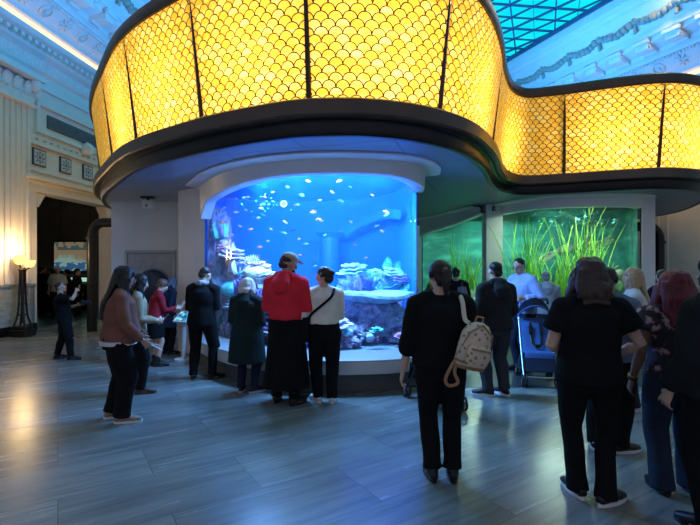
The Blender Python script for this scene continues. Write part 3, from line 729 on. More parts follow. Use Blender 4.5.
def coral_mesh(kind, rnd):
    bm = B()
    if kind == 'branching':
        def br(p, d, L, r, lv):
            q = p + d * L; tube(bm, [p, (p + q) / 2 + Vector((rnd.uniform(-.1, .1), rnd.uniform(-.1, .1), 0)) * L, q], [r, r * .85, r * .6], 6)
            if lv:
                for _ in range(3):
                    nd = (d + Vector((rnd.uniform(-.8, .8), rnd.uniform(-.8, .8), rnd.uniform(-.1, .6)))).normalized(); br(q - d * L * .15, nd, L * .72, r * .7, lv - 1)
            else: ball(bm, q, r * .75, 6, 4)
        for _ in range(5):
            br(Vector((rnd.uniform(-.1, .1), rnd.uniform(-.1, .1), -.1)), Vector((rnd.uniform(-.7, .7), rnd.uniform(-.7, .7), 1)).normalized(), .42, .075, 2)
    elif kind == 'brain':
        bmesh.ops.create_icosphere(bm, subdivisions=4, radius=1)
        s = Vector((rnd.random() * 20, 0, 0))
        for v in bm.verts:
            n = v.co.normalized(); k = 1 + .12 * noise.noise(n * 1.5 + s) + .07 * abs(noise.noise(n * 6 + s))
            v.co = Vector((n.x * k, n.y * k, n.z * .72 * k))
    elif kind == 'plate':
        for lv in range(3):
            z = .25 * lv; r0 = 1 - .18 * lv; cx, cy = rnd.uniform(-.2, .2), rnd.uniform(-.2, .2)
            segs = 28; ring = []
            lathe(bm, [(.12, z - .25), (.3 * r0, z - .12), (r0 * .92, z - .02), (r0, z + .03), (r0 * .9, z + .06), (.3 * r0, z + .0)], (cx, cy, 0), segs)
        for v in bm.verts:
            a = math.atan2(v.co.y, v.co.x); w = 1 + .12 * math.sin(a * 5 + 1) + .08 * math.sin(a * 9); v.co.x *= w; v.co.y *= w; v.co.z += .05 * math.sin(a * 6)
    elif kind == 'finger':
        for k in range(13):
            x, y = rnd.uniform(-.6, .6), rnd.uniform(-.5, .5); h = rnd.uniform(.5, 1.1) * (1.1 - .6 * (x * x + y * y))
            tube(bm, [(x, y, -.2), (x * 1.15, y * 1.15, h * .6), (x * 1.3, y * 1.3, h)], [.13, .13, .08], 8); ball(bm, (x * 1.3, y * 1.3, h), .085, 8, 6)
    else:                                               # fan
        for k in range(11):
            a = R(-65 + 13 * k); pts = [(math.sin(a) * t_ * .9, .06 * math.sin(t_ * 6 + k), t_ * math.cos(a) * 1.1 - .1) for t_ in (0, .3, .6, 1)]
            tube(bm, pts, [.06, .05, .04, .02], 6)
        for rr in (.35, .6, .85):
            pts = [(math.sin(R(a)) * rr * .9, 0, rr * math.cos(R(a)) * 1.1 - .1) for a in range(-65, 66, 10)]; tube(bm, pts, .022, 6)
    return bm
rnd = random.Random(11); KINDS = ['branching', 'brain', 'plate', 'finger', 'fan']
protos = {}
for k in KINDS:
    for j in range(2):
        bm = coral_mesh(k, rnd); me = bpy.data.meshes.new(k + '_coral'); bmesh.ops.recalc_face_normals(bm, faces=bm.faces[:]); bm.to_mesh(me); bm.free()
        for p in me.polygons: p.use_smooth = True
        me.materials.append(CM[0]); protos[k, j] = me
def coral(kind, ci, px, py, d, s, where, sq=1.0):
    key = (kind, rnd.randrange(2), ci)
    if key not in protos:
        me = protos[key[0], key[1]].copy(); me.materials[0] = CM[ci]; protos[key] = me
    o = bpy.data.objects.new(kind + '_coral', protos[key]); C.objects.link(o)
    o.location = (ray(px, d), d, max(.46 + .12 * s, hz(py, d))); o.scale = (s, s, s * sq); o.rotation_euler = (rnd.uniform(-.2, .2), rnd.uniform(-.2, .2), rnd.uniform(0, 6.28))
    return tag(o, f'{CN[ci]} {kind} coral {where}', 'coral', f'{CN[ci]} {kind} corals {where}')
# rocks: tall left wall of the reef, slope, centre, table rock on the right
RO = [((221, 245, 8.45), (.2, .3, .62), 0, 'tall lavender reef rock against left edge of blue tank'), ((223, 300, 8.45), (.23, .3, .85), 2, 'large pale reef rock low at left edge of blue tank'),
      ((232, 292, 7.85), (.32, .35, .6), 1, 'blue grey reef rock below the tall left reef column'), ((243, 330, 7.3), (.3, .3, .42), 0, 'purple reef rock on the sand between dark coated visitors'),
      ((250, 300, 7.7), (.42, .45, .5), 2, 'lavender reef rock behind the white-haired visitor'), ((270, 315, 7.35), (.5, .45, .5), 1, 'blue grey reef rock left of the red hoodie'),
      ((290, 320, 7.4), (.6, .5, .42), 0, 'purple reef rock behind the red hoodie'), ((318, 325, 7.1), (.5, .4, .4), 1, 'blue reef rock between red hoodie and white sweater'),
      ((362, 324, 6.95), (.46, .4, .32), 0, 'large hollowed purple rock carrying the table coral'), ((386, 322, 6.98), (.34, .34, .30), 1, 'blue grey rock at right under the table coral'),
      ((402, 337, 6.75), (.22, .22, .13), 2, 'small pale rock at right end of the sand'), ((346, 342, 6.35), (.2, .16, .1), 2, 'small pale rock near glass under table coral'),
      ((375, 290, 8.6), (.7, .4, .35), 1, 'far hazy blue rock behind the table coral'), ((402, 295, 8.3), (.28, .3, .30), 0, 'far hazy rock by the right end of blue tank'),
      ((219, 225, 8.5), (.2, .25, .3), 2, 'pale rock near the top of the left reef column')]
for k, ((px, py, d), r, mi, lab) in enumerate(RO):
    rock('reef_rock', (ray(px, d), d, hz(py, d)), r, RK[mi], k + 1, .42, 1.5, 5 if k in (8, 9) else 4, lab)
# table coral
bm = B(); n_ = 40; 
rings = []
for rr, z in ((.05, -.14), (.35, -.1), (.8, -.03), (1.0, .02), (.97, .06), (.7, .075), (.35, .07), (.02, .08)):
    rings.append([bm.verts.new((rr * .62 * (1 + .1 * math.sin(3 * a + 1) + .06 * math.sin(7 * a)) * math.cos(a), rr * .42 * (1 + .1 * math.sin(4 * a)) * math.sin(a), z + .03 * math.sin(2 * a) * rr + .018 * noise.noise(Vector((math.cos(a) * rr * 9, math.sin(a) * rr * 9, z))))) for a in [2 * math.pi * k / n_ for k in range(n_)]])
for a, b_ in zip(rings, rings[1:]):
    for k in range(n_): bm.faces.new((a[k], a[(k + 1) % n_], b_[(k + 1) % n_], b_[k]))
tc_ = obj('table_coral', bm, M('table_coral_blue', (.30, .44, .56), .85, 0, .3, 9, .7, 40), None, True, (ray(370, 6.85), 6.85, hz(297, 6.85)))
tag(tc_, 'broad flat pale blue table coral at centre right of tank', 'coral')
def reef_top(px):
    pts = [(203, 205), (212, 214), (222, 240), (232, 258), (250, 263), (262, 275), (275, 285), (300, 292), (335, 305)]
    for (a, ya), (b, yb) in zip(pts, pts[1:]):
        if a <= px <= b: return ya + (yb - ya) * (px - a) / (b - a)
    return 300
for k in range(110):
    px = rnd.uniform(205, 335) if k % 3 else rnd.uniform(205, 270); top = reef_top(px); py = rnd.uniform(top, 336) if k % 4 else top + rnd.uniform(-2, 6)
    d = gd(px) + .22 + (336 - py) / 130 * .7 + rnd.uniform(0, .25)
    kind = rnd.choice(KINDS); ci = rnd.choices(range(7), [6, 4, 7, 4, 2, 5, 1])[0]
    coral(kind, ci, px, py, d, rnd.uniform(.11, .24), 'on the left reef')
for k in range(16):
    px = rnd.uniform(342, 408); py = rnd.uniform(331, 344); d = gd(px) + rnd.uniform(.2, .6)
    coral(rnd.choice(['brain', 'finger', 'plate', 'branching']), [4, 3, 0, 1, 5, 2][k % 6], px, py, d, rnd.uniform(.05, .1), 'on the sand at right')
for k in range(24):
    px = rnd.uniform(345, 412); py = rnd.uniform(268, 296); d = rnd.uniform(7.7, 8.5)
    coral(rnd.choice(['fan', 'fan', 'branching', 'plate']), rnd.choice([0, 2, 2, 5]), px, py, d, rnd.uniform(.16, .32), 'in the hazy distance')
# fish
def fish(col_mats, L=1.0):
    bm = B(); xs = [-.5, -.42, -.25, -.05, .15, .3, .38]; hs = [.02, .08, .14, .16, .12, .055, .04]
    tube(bm, [(x, 0, 0) for x in xs], [(h * .42, h) if 0 else (h * .45, h) for h in hs], 10, ref=Vector((0, 0, 1)))
    for s in (1, -1):
        tube(bm, [(.36, 0, 0), (.46, 0, s * .1), (.56, 0, s * .19)], [(.012, .05), (.01, .05), (.006, .02)], 6, ref=Vector((0, 0, 1)))
    tube(bm, [(-.2, 0, .17), (0, 0, .27), (.2, 0, .17)], [(.01, .03), (.01, .05), (.006, .02)], 6, ref=Vector((0, 0, 1)))
    tube(bm, [(-.05, 0, -.17), (.08, 0, -.25), (.2, 0, -.14)], [(.01, .03), (.01, .04), (.006, .02)], 6, ref=Vector((0, 0, 1)))
    return bm
FMS = [M('orange_fish', (.62, .12, .01), .4, 0, .2, 6), M('pale_pink_fish', (.50, .19, .07), .4, 0, .2, 6), M('silver_blue_fish', (.14, .32, .42), .35, 0, .2, 6), M('dark_blue_fish', (.03, .06, .25), .4, 0, .2, 6)]
FN_ = ['orange', 'pale pink', 'silvery blue', 'dark blue']
fmesh = []
for m_ in FMS:
    o = obj('tropical_fish', fish(None), m_); fmesh.append(o.data); bpy.data.objects.remove(o)
FPOS = [(222, 223, .9), (236, 212, .8), (261, 208, .7), (302, 195, 1), (308, 181, .7), (339, 181, 1), (362, 174, .9), (341, 201, 1), (313, 212, 1.1), (320, 220, 1), (332, 192, .6), (386, 215, .8), (318, 219, .6), (285, 222, .8), (284, 233, .9), (293, 230, .8), (251, 229, .7), (271, 229, .5), (246, 210, .5), (306, 244, .8), (260, 247, .9), (258, 256, .6), (315, 266, .7), (377, 226, .9), (386, 212, 1.1), (382, 231, .6), (351, 222, .5), (224, 208, .7), (232, 235, .6), (273, 192, .5), (288, 187, .5), (350, 187, .6), (372, 195, .5), (258, 218, .6), (299, 239, .5), (341, 232, .6), (300, 255, .6), (268, 241, .5), (280, 262, .6), (335, 258, .5), (248, 197, .5), (320, 200, .5), (240, 226, .5), (325, 235, .5), (355, 245, .5), (366, 258, .6), (230, 218, .5), (277, 205, .4), (265, 197, .4), (296, 205, .5)]
for k, (px, py, s) in enumerate(FPOS):
    fi = [0, 1, 1, 2, 0, 1, 2, 3][k % 8]; d = gd(px) + .35 + rnd.uniform(0, .9)
    o = bpy.data.objects.new('tropical_fish', fmesh[fi]); C.objects.link(o); L = .088 * s + .012
    o.location = (ray(px, d), d, hz(py, d)); o.scale = (L, L, L); o.rotation_euler = (0, rnd.uniform(-.5, .5), rnd.choice([0, math.pi]) + rnd.uniform(-.5, .5))
    tag(o, f'small {FN_[fi]} fish swimming in the blue coral tank', 'fish', f'{FN_[fi]} fish in the coral tank')
sm = M('tiny_silver_fish', (.10, .36, .40), .35, 0, .2, 6)
o = obj('tropical_fish', fish(None), sm); smm = o.data; bpy.data.objects.remove(o)
for k in range(46):
    px = rnd.gauss(258, 24); py = rnd.gauss(203, 8)
    if px < 222 or px > 330 or py < 188: continue
    if py < 183 + (300 - px) * .22: continue
    d = gd(px) + .3 + rnd.uniform(0, 1.1)
    o = bpy.data.objects.new('schooling_fish', smm); C.objects.link(o); L = .035 + rnd.uniform(0, .02)
    o.location = (ray(px, d), d, hz(py, d)); o.scale = (L, L, L); o.rotation_euler = (0, rnd.uniform(-.6, .6), rnd.uniform(0, 6.28))
    tag(o, 'tiny glinting teal fish in the school near the tank surface', 'fish', 'teal school near the tank surface')
ul = thing('reflection_spot', 'bright round cyan disc imitating a reflection among fish near tank surface', 'lamp', (ray(284, 8.4), 8.4, hz(204, 8.4)))  # added glowing disc standing in for a bright reflection in the tank
bm = B(); tube(bm, [(0, -.03, 0), (0, .05, 0)], [.06, .05], 16); obj('housing', bm, m_steel, ul)  # steel backing of the added reflection disc
bm = B(); ball(bm, (0, -.035, 0), (.05, .02, .05), 14, 8); obj('lens', bm, emis('cyan_reflection', (.1, .85, 1.0), 5), ul)  # glow imitates the reflected highlight

# ---- planted tank: grass clumps, logs, stones
GM = [M('grass_bright_green', (.22, .62, .04), .5, 0, .3, 5), M('grass_yellow_green', (.42, .66, .07), .5, 0, .3, 5), M('grass_deep_green', (.06, .34, .05), .5, 0, .3, 5)]
def grass(x, y, z, h, n, spread, mat, seed, label):
    r_ = random.Random(seed); bm = B()
    for k in range(n):
        a = r_.uniform(0, 6.28); e = r_.uniform(0, spread); bx_, by_ = r_.gauss(0, spread * .45), r_.gauss(0, spread * .3)
        hh = h * r_.uniform(.55, 1.05); cur = r_.uniform(.05, .35) * hh; a2 = r_.uniform(0, 6.28); w = r_.uniform(.007, .013)
        pts = []
        for t_ in (0, .2, .4, .6, .8, 1.0): pts.append((bx_ + math.cos(a2) * cur * t_ * t_ + .035 * math.sin(5 * t_ + k), by_ + math.sin(a2) * cur * t_ * t_ * .6, hh * (t_ - .12 * t_ ** 3 * cur / hh)))
        tube(bm, pts, [(w, .003), (w * 1.1, .003), (w * 1.1, .003), (w, .003), (w * .7, .002), (.002, .001)], 5, ref=Vector((math.sin(a), math.cos(a), 0)))
    o = obj('aquarium_plant', bm, mat, None, True, (x, y, z)); tag(o, label, 'water plant'); return o
def gfront(px):
    pts = [(503, 10.4), (520, 9.9), (543, 9.6), (586, 9.3), (614, 9.25), (643, 9.4)]
    for (a, da), (b, db) in zip(pts, pts[1:]):
        if a <= px <= b: return da + (db - da) * (px - a) / (b - a)
    return 10
GP = [(524, 222, 0, 'tall bright green water grass at left of the planted tank'), (531, 236, 1, 'yellow green water grass beside the tallest left clump'), (534, 248, 0, 'bright green water grass above the blue sweater'), (546, 262, 2, 'low deep green water grass at middle left of planted tank'),
      (556, 256, 1, 'yellow green water grass left of the central tall clump'), (566, 240, 0, 'bright green water grass below the rippled surface'), (576, 218, 1, 'tallest yellow green water grass in centre of planted tank'), (583, 226, 0, 'tall bright green water grass right of the tallest clump'),
      (592, 232, 1, 'leaning yellow green water grass at centre right'), (600, 252, 0, 'bright green water grass leaning toward the dark right side'), (610, 262, 2, 'sparse deep green water grass at right of planted tank'), (552, 272, 0, 'short bright water grass in front near the planted tank floor'), (529, 268, 2, 'deep green short water grass near the blue sweater'), (571, 270, 2, 'deep green short water grass in front of the log')]
for k, (px, py, mi, lab) in enumerate(GP):
    d = gfront(px) + .3 + (k % 3) * .25; z0 = .52
    grass(ray(px, d), d, z0, (hz(py, d) - z0) * 1.12, 27, .3, GM[mi], k, lab)
for k, (px, py, d, mi, lab) in enumerate([(458, 232, 12.2, 0, 'tall green water grass behind left glass by the white column'), (468, 240, 11.9, 2, 'deep green water grass touching the white column side'), (473, 252, 11.8, 1, 'yellow green water grass just left of the white column'), (455, 262, 12.9, 2, 'low deep green water grass at far left pane')]):
    grass(ray(px, d), d, .52, hz(py, d) - .52, 30, .26, GM[mi], 40 + k, lab)
wm = reefmat('driftwood', (.10, .09, .06), (.42, .42, .34), 6)
for k, (a, b_, r_, lab) in enumerate([((540, 262, 11.6), (612, 236, 11.4), .1, 'long pale driftwood branch rising to the right in planted tank'), ((575, 290, 9.9), (622, 274, 10.2), .13, 'thick mossy log low at right of the planted tank'), ((560, 214, 11.5), (610, 224, 11.8), .07, 'thin curved branch under the water surface')]):
    p0 = Vector((ray(a[0], a[2]), a[2], hz(a[1], a[2]))); p1 = Vector((ray(b_[0], b_[2]), b_[2], hz(b_[1], b_[2]))); bm = B()
    pts = [p0.lerp(p1, t_) + Vector((0, 0, .1 * math.sin(t_ * 5 + k))) - p0 for t_ in [j / 10 for j in range(11)]]
    tube(bm, pts, [r_ * (1 + .3 * math.sin(j * 2.1)) for j in range(11)], 12)
    m4 = pts[6]; tube(bm, [m4, m4 + Vector((.1, -.05, .25)), m4 + Vector((.3, -.05, .4))], [r_ * .6, r_ * .4, r_ * .15], 8)
    tag(obj('driftwood', bm, wm, None, True, p0), lab, 'driftwood')
gm_ = [reefmat('mossy_stone', (.06, .10, .06), (.22, .34, .18), 7), reefmat('pale_pond_stone', (.16, .22, .18), (.45, .55, .46), 7)]
for k, (px, py, d, r, mi, lab) in enumerate([(612, 290, 10.0, (.32, .3, .25), 0, 'mossy rounded stone at lower right of planted tank'), (600, 296, 10, (.45, .3, .22), 1, 'pale flat stone right of centre in planted tank'), (565, 300, 10.3, (.5, .3, .22), 0, 'mossy stone under the central water grass'), (530, 306, 10.3, (.4, .3, .2), 1, 'pale stone at lower left of planted tank'), (622, 305, 9.9, (.2, .18, .18), 1, 'small pale stone beside the right glass edge'), (470, 300, 12, (.4, .4, .35), 1, 'pale stone behind the left pane of planted tank'), (440, 295, 13.2, (.5, .4, .5), 0, 'mossy boulder at the far left pane')]):
    rock('pond_stone', (ray(px, d), d, max(.6, hz(py, d))), r, gm_[mi], 60 + k, .2, 1.2, 4, lab, 'stone')
for k in range(26):
    px = rnd.uniform(512, 632); py = rnd.uniform(214, 226); d = gfront(px) + rnd.uniform(.4, 1.8)
    o = bpy.data.objects.new('pond_fish', smm); C.objects.link(o); L = .06 + rnd.uniform(0, .04)
    o.location = (ray(px, d), d, hz(py, d)); o.scale = (L, L, L); o.rotation_euler = (0, rnd.uniform(-.3, .3), rnd.uniform(0, 6.28))
    tag(o, 'small pale fish near the surface of the planted tank', 'fish', 'pale fish in the planted tank')
# ============================================================ PEOPLE
SKIN = {}
def skin(nm, col):
    if nm not in SKIN:
        b = NB('skin_' + nm); n = b.noise(b.coord('Object'), 30, 3)
        b.princ(b.ramp(n, [(.3, tuple(x * .9 for x in col)), (.7, col)]), .5, 0, None, .35); SKIN[nm] = b.m
    return SKIN[nm]
skin('light', (.62, .38, .28)); skin('tan', (.48, .28, .19)); skin('brown', (.24, .125, .08)); skin('dark', (.12, .065, .045))
def cloth(nm, col, var=.12): return M(nm, col, .9, 0, var, 7, .35, 160, .15)
def hairm(nm, col): 
    if nm in MATS: return MATS[nm]
    b = NB(nm); v = b.coord('Object', scale=(60, 60, 4)); n = b.noise(v, 2, 4)
    b.princ(b.ramp(n, [(.3, tuple(x * .55 for x in col)), (.7, col)]), .45, 0, b.bump(n, .4, .01), .35); MATS[nm] = b.m; return b.m
m_eye = M('eye_white', (.75, .73, .70), .25, 0, .02, 5); m_iris = M('eye_dark', (.02, .015, .012), .15, 0, .02, 5); m_lip = M('lips', (.42, .16, .13), .5, 0, .05, 20)
def lerp(a, b, t): return a + (b - a) * t
def interp(tab, z):
    if z <= tab[0][0]: return tab[0][1:]
    for a, b in zip(tab, tab[1:]):
        if z <= b[0]:
            t = (z - a[0]) / (b[0] - a[0]); return tuple(lerp(x, y, t) for x, y in zip(a[1:], b[1:]))
    return tab[-1][1:]
TORSO = [(.80, .135, .105), (.90, .172, .128), (.98, .162, .118), (1.08, .142, .106), (1.20, .158, .116), (1.29, .166, .118), (1.345, .150, .104), (1.385, .118, .088), (1.42, .086, .072), (1.46, .060, .058)]
def ik(a, c, l1, l2, pole):
    d = c - a; L = d.length
    if L > (l1 + l2) * .995: c = a + d * ((l1 + l2) * .995 / L); d = c - a; L = d.length
    x = (l1 * l1 - l2 * l2 + L * L) / (2 * L); h = math.sqrt(max(0, l1 * l1 - x * x)); u = d.normalized()
    p = pole - u * pole.dot(u); p.normalize(); return a + u * x + p * h, c
class Pose: pass
def person(label, x, d, top, face, sk='light', girth=1.0, lean=0, headyaw=0, headpitch=0, handL=None, handR=None, footL=(-.1, 0, 8), footR=(.1, 0, -8), hip=(0, 0), crouch=0,
           poleL=None, poleR=None, fist=.5, sho=1.0, belly=0, voxel=.0075, group=None, female=False):
    """top = height of the head top above the floor; face = degrees turned to the left from looking away from the camera"""
    S = top / (1.71 - crouch - .06 * math.sin(R(abs(lean))) - .02 * abs(math.sin(R(headpitch))))
    P = Pose(); P.S = S; P.root = thing('person', label, 'person', (x, d, 0), R(face), group)
    P.g = girth; P.belly = belly; P.voxel = voxel
    hz_ = Vector((hip[0], hip[1], .92 - crouch)); lm = Matrix.Rotation(R(-lean), 3, 'X')
    def tp(z, dx=0, dy=0):                      # torso frame -> local (standard units)
        if z < .92: return Vector((hip[0] + dx, hip[1] + dy, z - crouch))
        return hz_ + lm @ Vector((dx, dy, z - .92))
    P.tp = tp
    bm = B(); V = lambda p: Vector(p) * S
    def T(pts, rad, segs=12, ref=Vector((0, 1, 0))): tube(bm, [Vector(p) * S for p in pts], [tuple(q * S for q in r) if hasattr(r, '__len__') else r * S for r in rad], segs, ref)
    zs = [.80, .86, .92, 1.0, 1.08, 1.15, 1.22, 1.30, 1.36, 1.40, 1.43, 1.46]
    def tr(z):
        a, b_ = interp(TORSO, z); bl = belly * math.exp(-((z - 1.02) / .13) ** 2)
        k = lerp(girth, 1, max(0, min(1, (z - 1.36) / .1)))
        return (a * k * (sho if z > 1.2 and z < 1.43 else 1), b_ * k + bl * .5), bl * .5
    P.tr = tr
    T([tp(z, 0, tr(z)[1]) for z in zs], [tr(z)[0] for z in zs], 18)
    # neck and head
    nb, nt = tp(1.44), tp(1.52, 0, .01 + .02 * math.sin(R(headpitch)))
    hm = lm @ Matrix.Rotation(R(headyaw), 3, 'Z') @ Matrix.Rotation(R(-headpitch + lean * .7), 3, 'X')
    hc = tp(1.50, 0, .0) + hm @ Vector((0, .022, .095)); P.hm, P.hc = hm, hc
    T([nb - Vector((0, 0, .05)), nb, nt, hc + hm @ Vector((0, -.01, -.02))], [.075, .056, .052, .05], 14)
    hq = lambda *p: (hc + hm @ Vector(p)) * S
    P.hq = lambda *p: hc + hm @ Vector(p)
    ball(bm, hq(0, -.012, .028), (.074 * S, .093 * S, .087 * S), 20, 14, hm)
    ball(bm, hq(0, .022, -.045), (.055 * S, .064 * S, .066 * S), 16, 12, hm)
    ball(bm, hq(0, .062, -.092), (.026 * S, .024 * S, .022 * S), 10, 8, hm)
    tube(bm, [hq(0, .080, .018), hq(0, .097, -.014), hq(0, .104, -.026), hq(0, .088, -.036)], [.010 * S, .013 * S, .016 * S, .012 * S], 8)
    for s in (-1, 1):
        ball(bm, hq(s * .030, .076, .026), (.024 * S, .012 * S, .008 * S), 8, 6, hm); ball(bm, hq(s * .040, .062, -.022), (.024 * S, .02 * S, .022 * S), 8, 6, hm)
        ball(bm, hq(s * .076, -.008, -.008), (.010 * S, .020 * S, .032 * S), 10, 8, hm)
    # legs
    P.legs = []
    for s, (fx, fy, fa) in ((-1, footL), (1, footR)):
        hj = tp(.88, s * .092 * girth); an = Vector((fx, fy, .085)); fd = Vector((-math.sin(R(fa)), math.cos(R(fa)), 0))
        kn, an = ik(hj, an, .415, .40, Vector((fd.x * .6, 1, 0)))
        gl = girth ** .8
        T([hj + Vector((0, 0, .05)), hj, hj.lerp(kn, .5), kn, kn.lerp(an, .3) - fd * .012, an], [.075 * gl, .088 * gl, .072 * gl, .054 * gl, .054 * gl, .036], 12)
        T([an - fd * .055 + Vector((0, 0, -.045)), an + Vector((0, 0, -.035)), an + fd * .09 + Vector((0, 0, -.055)), an + fd * .165 + Vector((0, 0, -.062))], [(.032, .036), (.036, .045), (.042, .026), (.034, .018)], 12, Vector((0, 0, 1)))
        P.legs.append((hj, kn, an, fd))
    # arms and hands
    P.arms = []
    for s, hand, pole in ((-1, handL, poleL), (1, handR, poleR)):
        sj = tp(1.36, s * (.175 * sho * (.55 + .45 * girth)), -.005)
        tgt = Vector(hand) if hand else tp(.86, s * (.225 + .1 * (girth - 1) * 1.6), .05)
        el, wr = ik(sj, tgt, .285, .25, Vector(pole) if pole else Vector((s * .35, -1, -.15)))
        ga = girth ** .6
        T([tp(1.435, s * .035), tp(1.405, s * .10), sj + Vector((0, 0, .008))], [.045, .046, .044], 12); ball(bm, sj * S, .052 * ga * S, 12, 10)
        T([sj, sj.lerp(el, .12), sj.lerp(el, .5), el, el.lerp(wr, .3), wr], [.05 * ga, .052 * ga, .044 * ga, .036 * ga, .038 * ga, .024], 12)
        f = (wr - el).normalized()
        side = Vector((0, 0, 1)).cross(f)
        if side.length < .3: side = Vector((0, 1, 0)) if abs(f.z) > .8 else Vector((1, 0, 0))
        inw = Vector((-s, 0, 0)) - f * Vector((-s, 0, 0)).dot(f)
        if inw.length < .3: inw = Vector((0, 0, -1)) - f * Vector((0, 0, -1)).dot(f)
        inw.normalize(); up = f.cross(inw).normalized()
        if up.dot(Vector((0, 1, .6))) < 0: up = -up
        T([wr - f * .02, wr + f * .025, wr + f * .06, wr + f * .092], [(.025, .018), (.034, .016), (.041, .015), (.039, .012)], 12, inw)
        for q in range(4):
            L = (.066, .076, .072, .056)[q]; off = up * (.033 - .022 * q)
            a = wr + f * .085 + off; cu = fist * (1 + .12 * q); spread = up * (.010 - .0068 * q)
            b1 = a + (f * math.cos(cu * .6) + inw * math.sin(cu * .6)) * L * .5 + spread; c1 = b1 + (f * math.cos(cu * 1.7) + inw * math.sin(cu * 1.7)) * L * .5 + spread * .5
            T([a - f * .012, a, b1, c1], [.0095, .0095, .0088, .0072], 8)
        a = wr + f * .028 + up * .026; b1 = a + (f * .55 + up * .75 + inw * .35).normalized() * .036; c1 = b1 + (f * .85 + up * .2 + inw * .45).normalized() * .032
        T([a - up * .012, a, b1, c1], [.014, .013, .0105, .0085], 8)
        P.arms.append((sj, el, wr, f, inw, up))
    P.skin = SKIN[sk]
    P.body = fused('body', bm, P.skin, P.root, voxel, 3, 0, dec=.5)
    # eyes and lips
    for s in (-1, 1):
        bm = B(); ball(bm, hq(s * .031, .073, .008), .0135 * S, 10, 8); e = obj('eye', bm, m_eye, P.root)
        bm = B(); ball(bm, hq(s * .031, .0815, .008), .0072 * S, 8, 6); obj('iris', bm, m_iris, e)
        bm = B(); tube(bm, [hq(s * .016, .087, .030), hq(s * .034, .084, .036), hq(s * .052, .068, .031)], .0045 * S, 6); obj('eyebrow', bm, m_iris, P.root)
    bm = B(); tube(bm, [hq(-.022, .080, -.062), hq(0, .090, -.059), hq(.022, .080, -.062)], [.004 * S, .0075 * S, .004 * S], 8); obj('lips', bm, m_lip, P.root)
    return P
def garment(P, name, mat, label=None): 
    return None
def top_(P, name, mat, hem=.86, ease=.022, sleeve=1.0, sl_ease=.016, flare=0, hood=False, collar=False, amp=.011, label=None, cuff=0, low_r=None):
    S = P.S; bm = B()
    def T(pts, rad, segs=14, ref=Vector((0, 1, 0))): tube(bm, [Vector(p) * S for p in pts], [tuple(q * S for q in r) if hasattr(r, '__len__') else r * S for r in rad], segs, ref)
    zs = []; z = hem
    while z < 1.40: zs.append(z); z += .055
    zs += [1.41, 1.435, 1.45]
    pts, rad = [], []
    for z in zs:
        (a, b_), o = P.tr(max(z, .9)); e = ease * (1 if z < 1.36 else .5)
        f = flare * max(0, (1.0 - z)); bl = .012 if abs(z - hem) < .03 and cuff else 0
        if z < .9: a, b_ = max(a, .172 * P.g), max(b_, .128 * P.g)
        pts.append(P.tp(z, 0, o)); rad.append((a + e + f - bl, b_ + e + f - bl))
    T(pts, rad, 22)
    for (sj, el, wr, f, inw, up), s in zip(P.arms, (-1, 1)):
        ga = P.g ** .6
        T([P.tp(1.435, s * .045), P.tp(1.405, s * .105), sj + Vector((0, 0, .008))], [.045 + ease * .4, .047 + ease * .7, .046 + ease * .8], 14); ball(bm, sj * S, (.054 * ga + sl_ease) * S, 14, 10)
        T([P.tp(1.26, s * .1), sj - Vector((0, 0, .02))], [(.075, .07), .052 * ga + sl_ease * .6], 14)
        if sleeve <= .5:
            k = sleeve / .5; m_ = sj.lerp(el, k * .95); T([sj, sj.lerp(m_, .5), m_], [.052 * ga + sl_ease, .05 * ga + sl_ease * 1.2, .047 * ga + sl_ease * 1.5], 14)
        else:
            k = (sleeve - .5) * 2; m_ = el.lerp(wr, k)
            T([sj, sj.lerp(el, .5), el, el.lerp(m_, .5), m_ - f * .02, m_], [.052 * ga + sl_ease, .046 * ga + sl_ease, .040 * ga + sl_ease, .039 * ga + sl_ease, .033 + sl_ease, .030 + sl_ease * .6], 14)
    if hood:
        T([P.tp(1.43, -.10, .02), P.tp(1.455, -.075, -.06), P.tp(1.445, 0, -.105), P.tp(1.455, .075, -.06), P.tp(1.43, .10, .02)], [.035, .052, .068, .052, .035], 12)
        T([P.tp(1.45, 0, -.10), P.tp(1.37, 0, -.165), P.tp(1.28, 0, -.165), P.tp(1.24, 0, -.14)], [(.09, .05), (.11, .055), (.075, .04), (.02, .02)], 14)
    if collar:
        T([P.tp(1.42, 0, -.005), P.tp(1.49, 0, -.01)], [(.085, .085), (.070, .070)], 16)
    o = fused(name, bm, mat, P.root, .010, 3, amp * S, (9, 9, 7), .6)
    if label: o['label'] = label
    return o
def pants(P, mat, name='trousers', w=1.0, hem=.05, flare=0, waist=1.02, amp=.011, label=None, ease=.018):
    S = P.S; bm = B()
    def T(pts, rad, segs=14, ref=Vector((0, 1, 0))): tube(bm, [Vector(p) * S for p in pts], [tuple(q * S for q in r) if hasattr(r, '__len__') else r * S for r in rad], segs, ref)
    zs = [.79, .84, .89, .95, waist]
    T([P.tp(z, 0, P.tr(max(z, .8))[1]) for z in zs], [(P.tr(z)[0][0] + ease, P.tr(z)[0][1] + ease) for z in zs], 20)
    for hj, kn, an, fd in P.legs:
        gl = P.g ** .8; an2 = an + Vector((0, 0, hem - .085)) - fd * .0
        T([hj + Vector((0, 0, .03)), hj.lerp(kn, .15), hj.lerp(kn, .55), kn, kn.lerp(an2, .35) - fd * .012, kn.lerp(an2, .75) - fd * .006, an2],
          [.09 * gl + ease, .092 * gl + ease, .074 * gl * w + ease, .058 * gl * w + ease, (.056 * w + flare * .25) + ease, (.046 * w + flare * .7) + ease, (.046 * w + flare) + ease], 16)
    o = fused(name, bm, mat, P.root, .010, 3, amp * S, (9, 9, 5), .6)
    if label: o['label'] = label
    return o
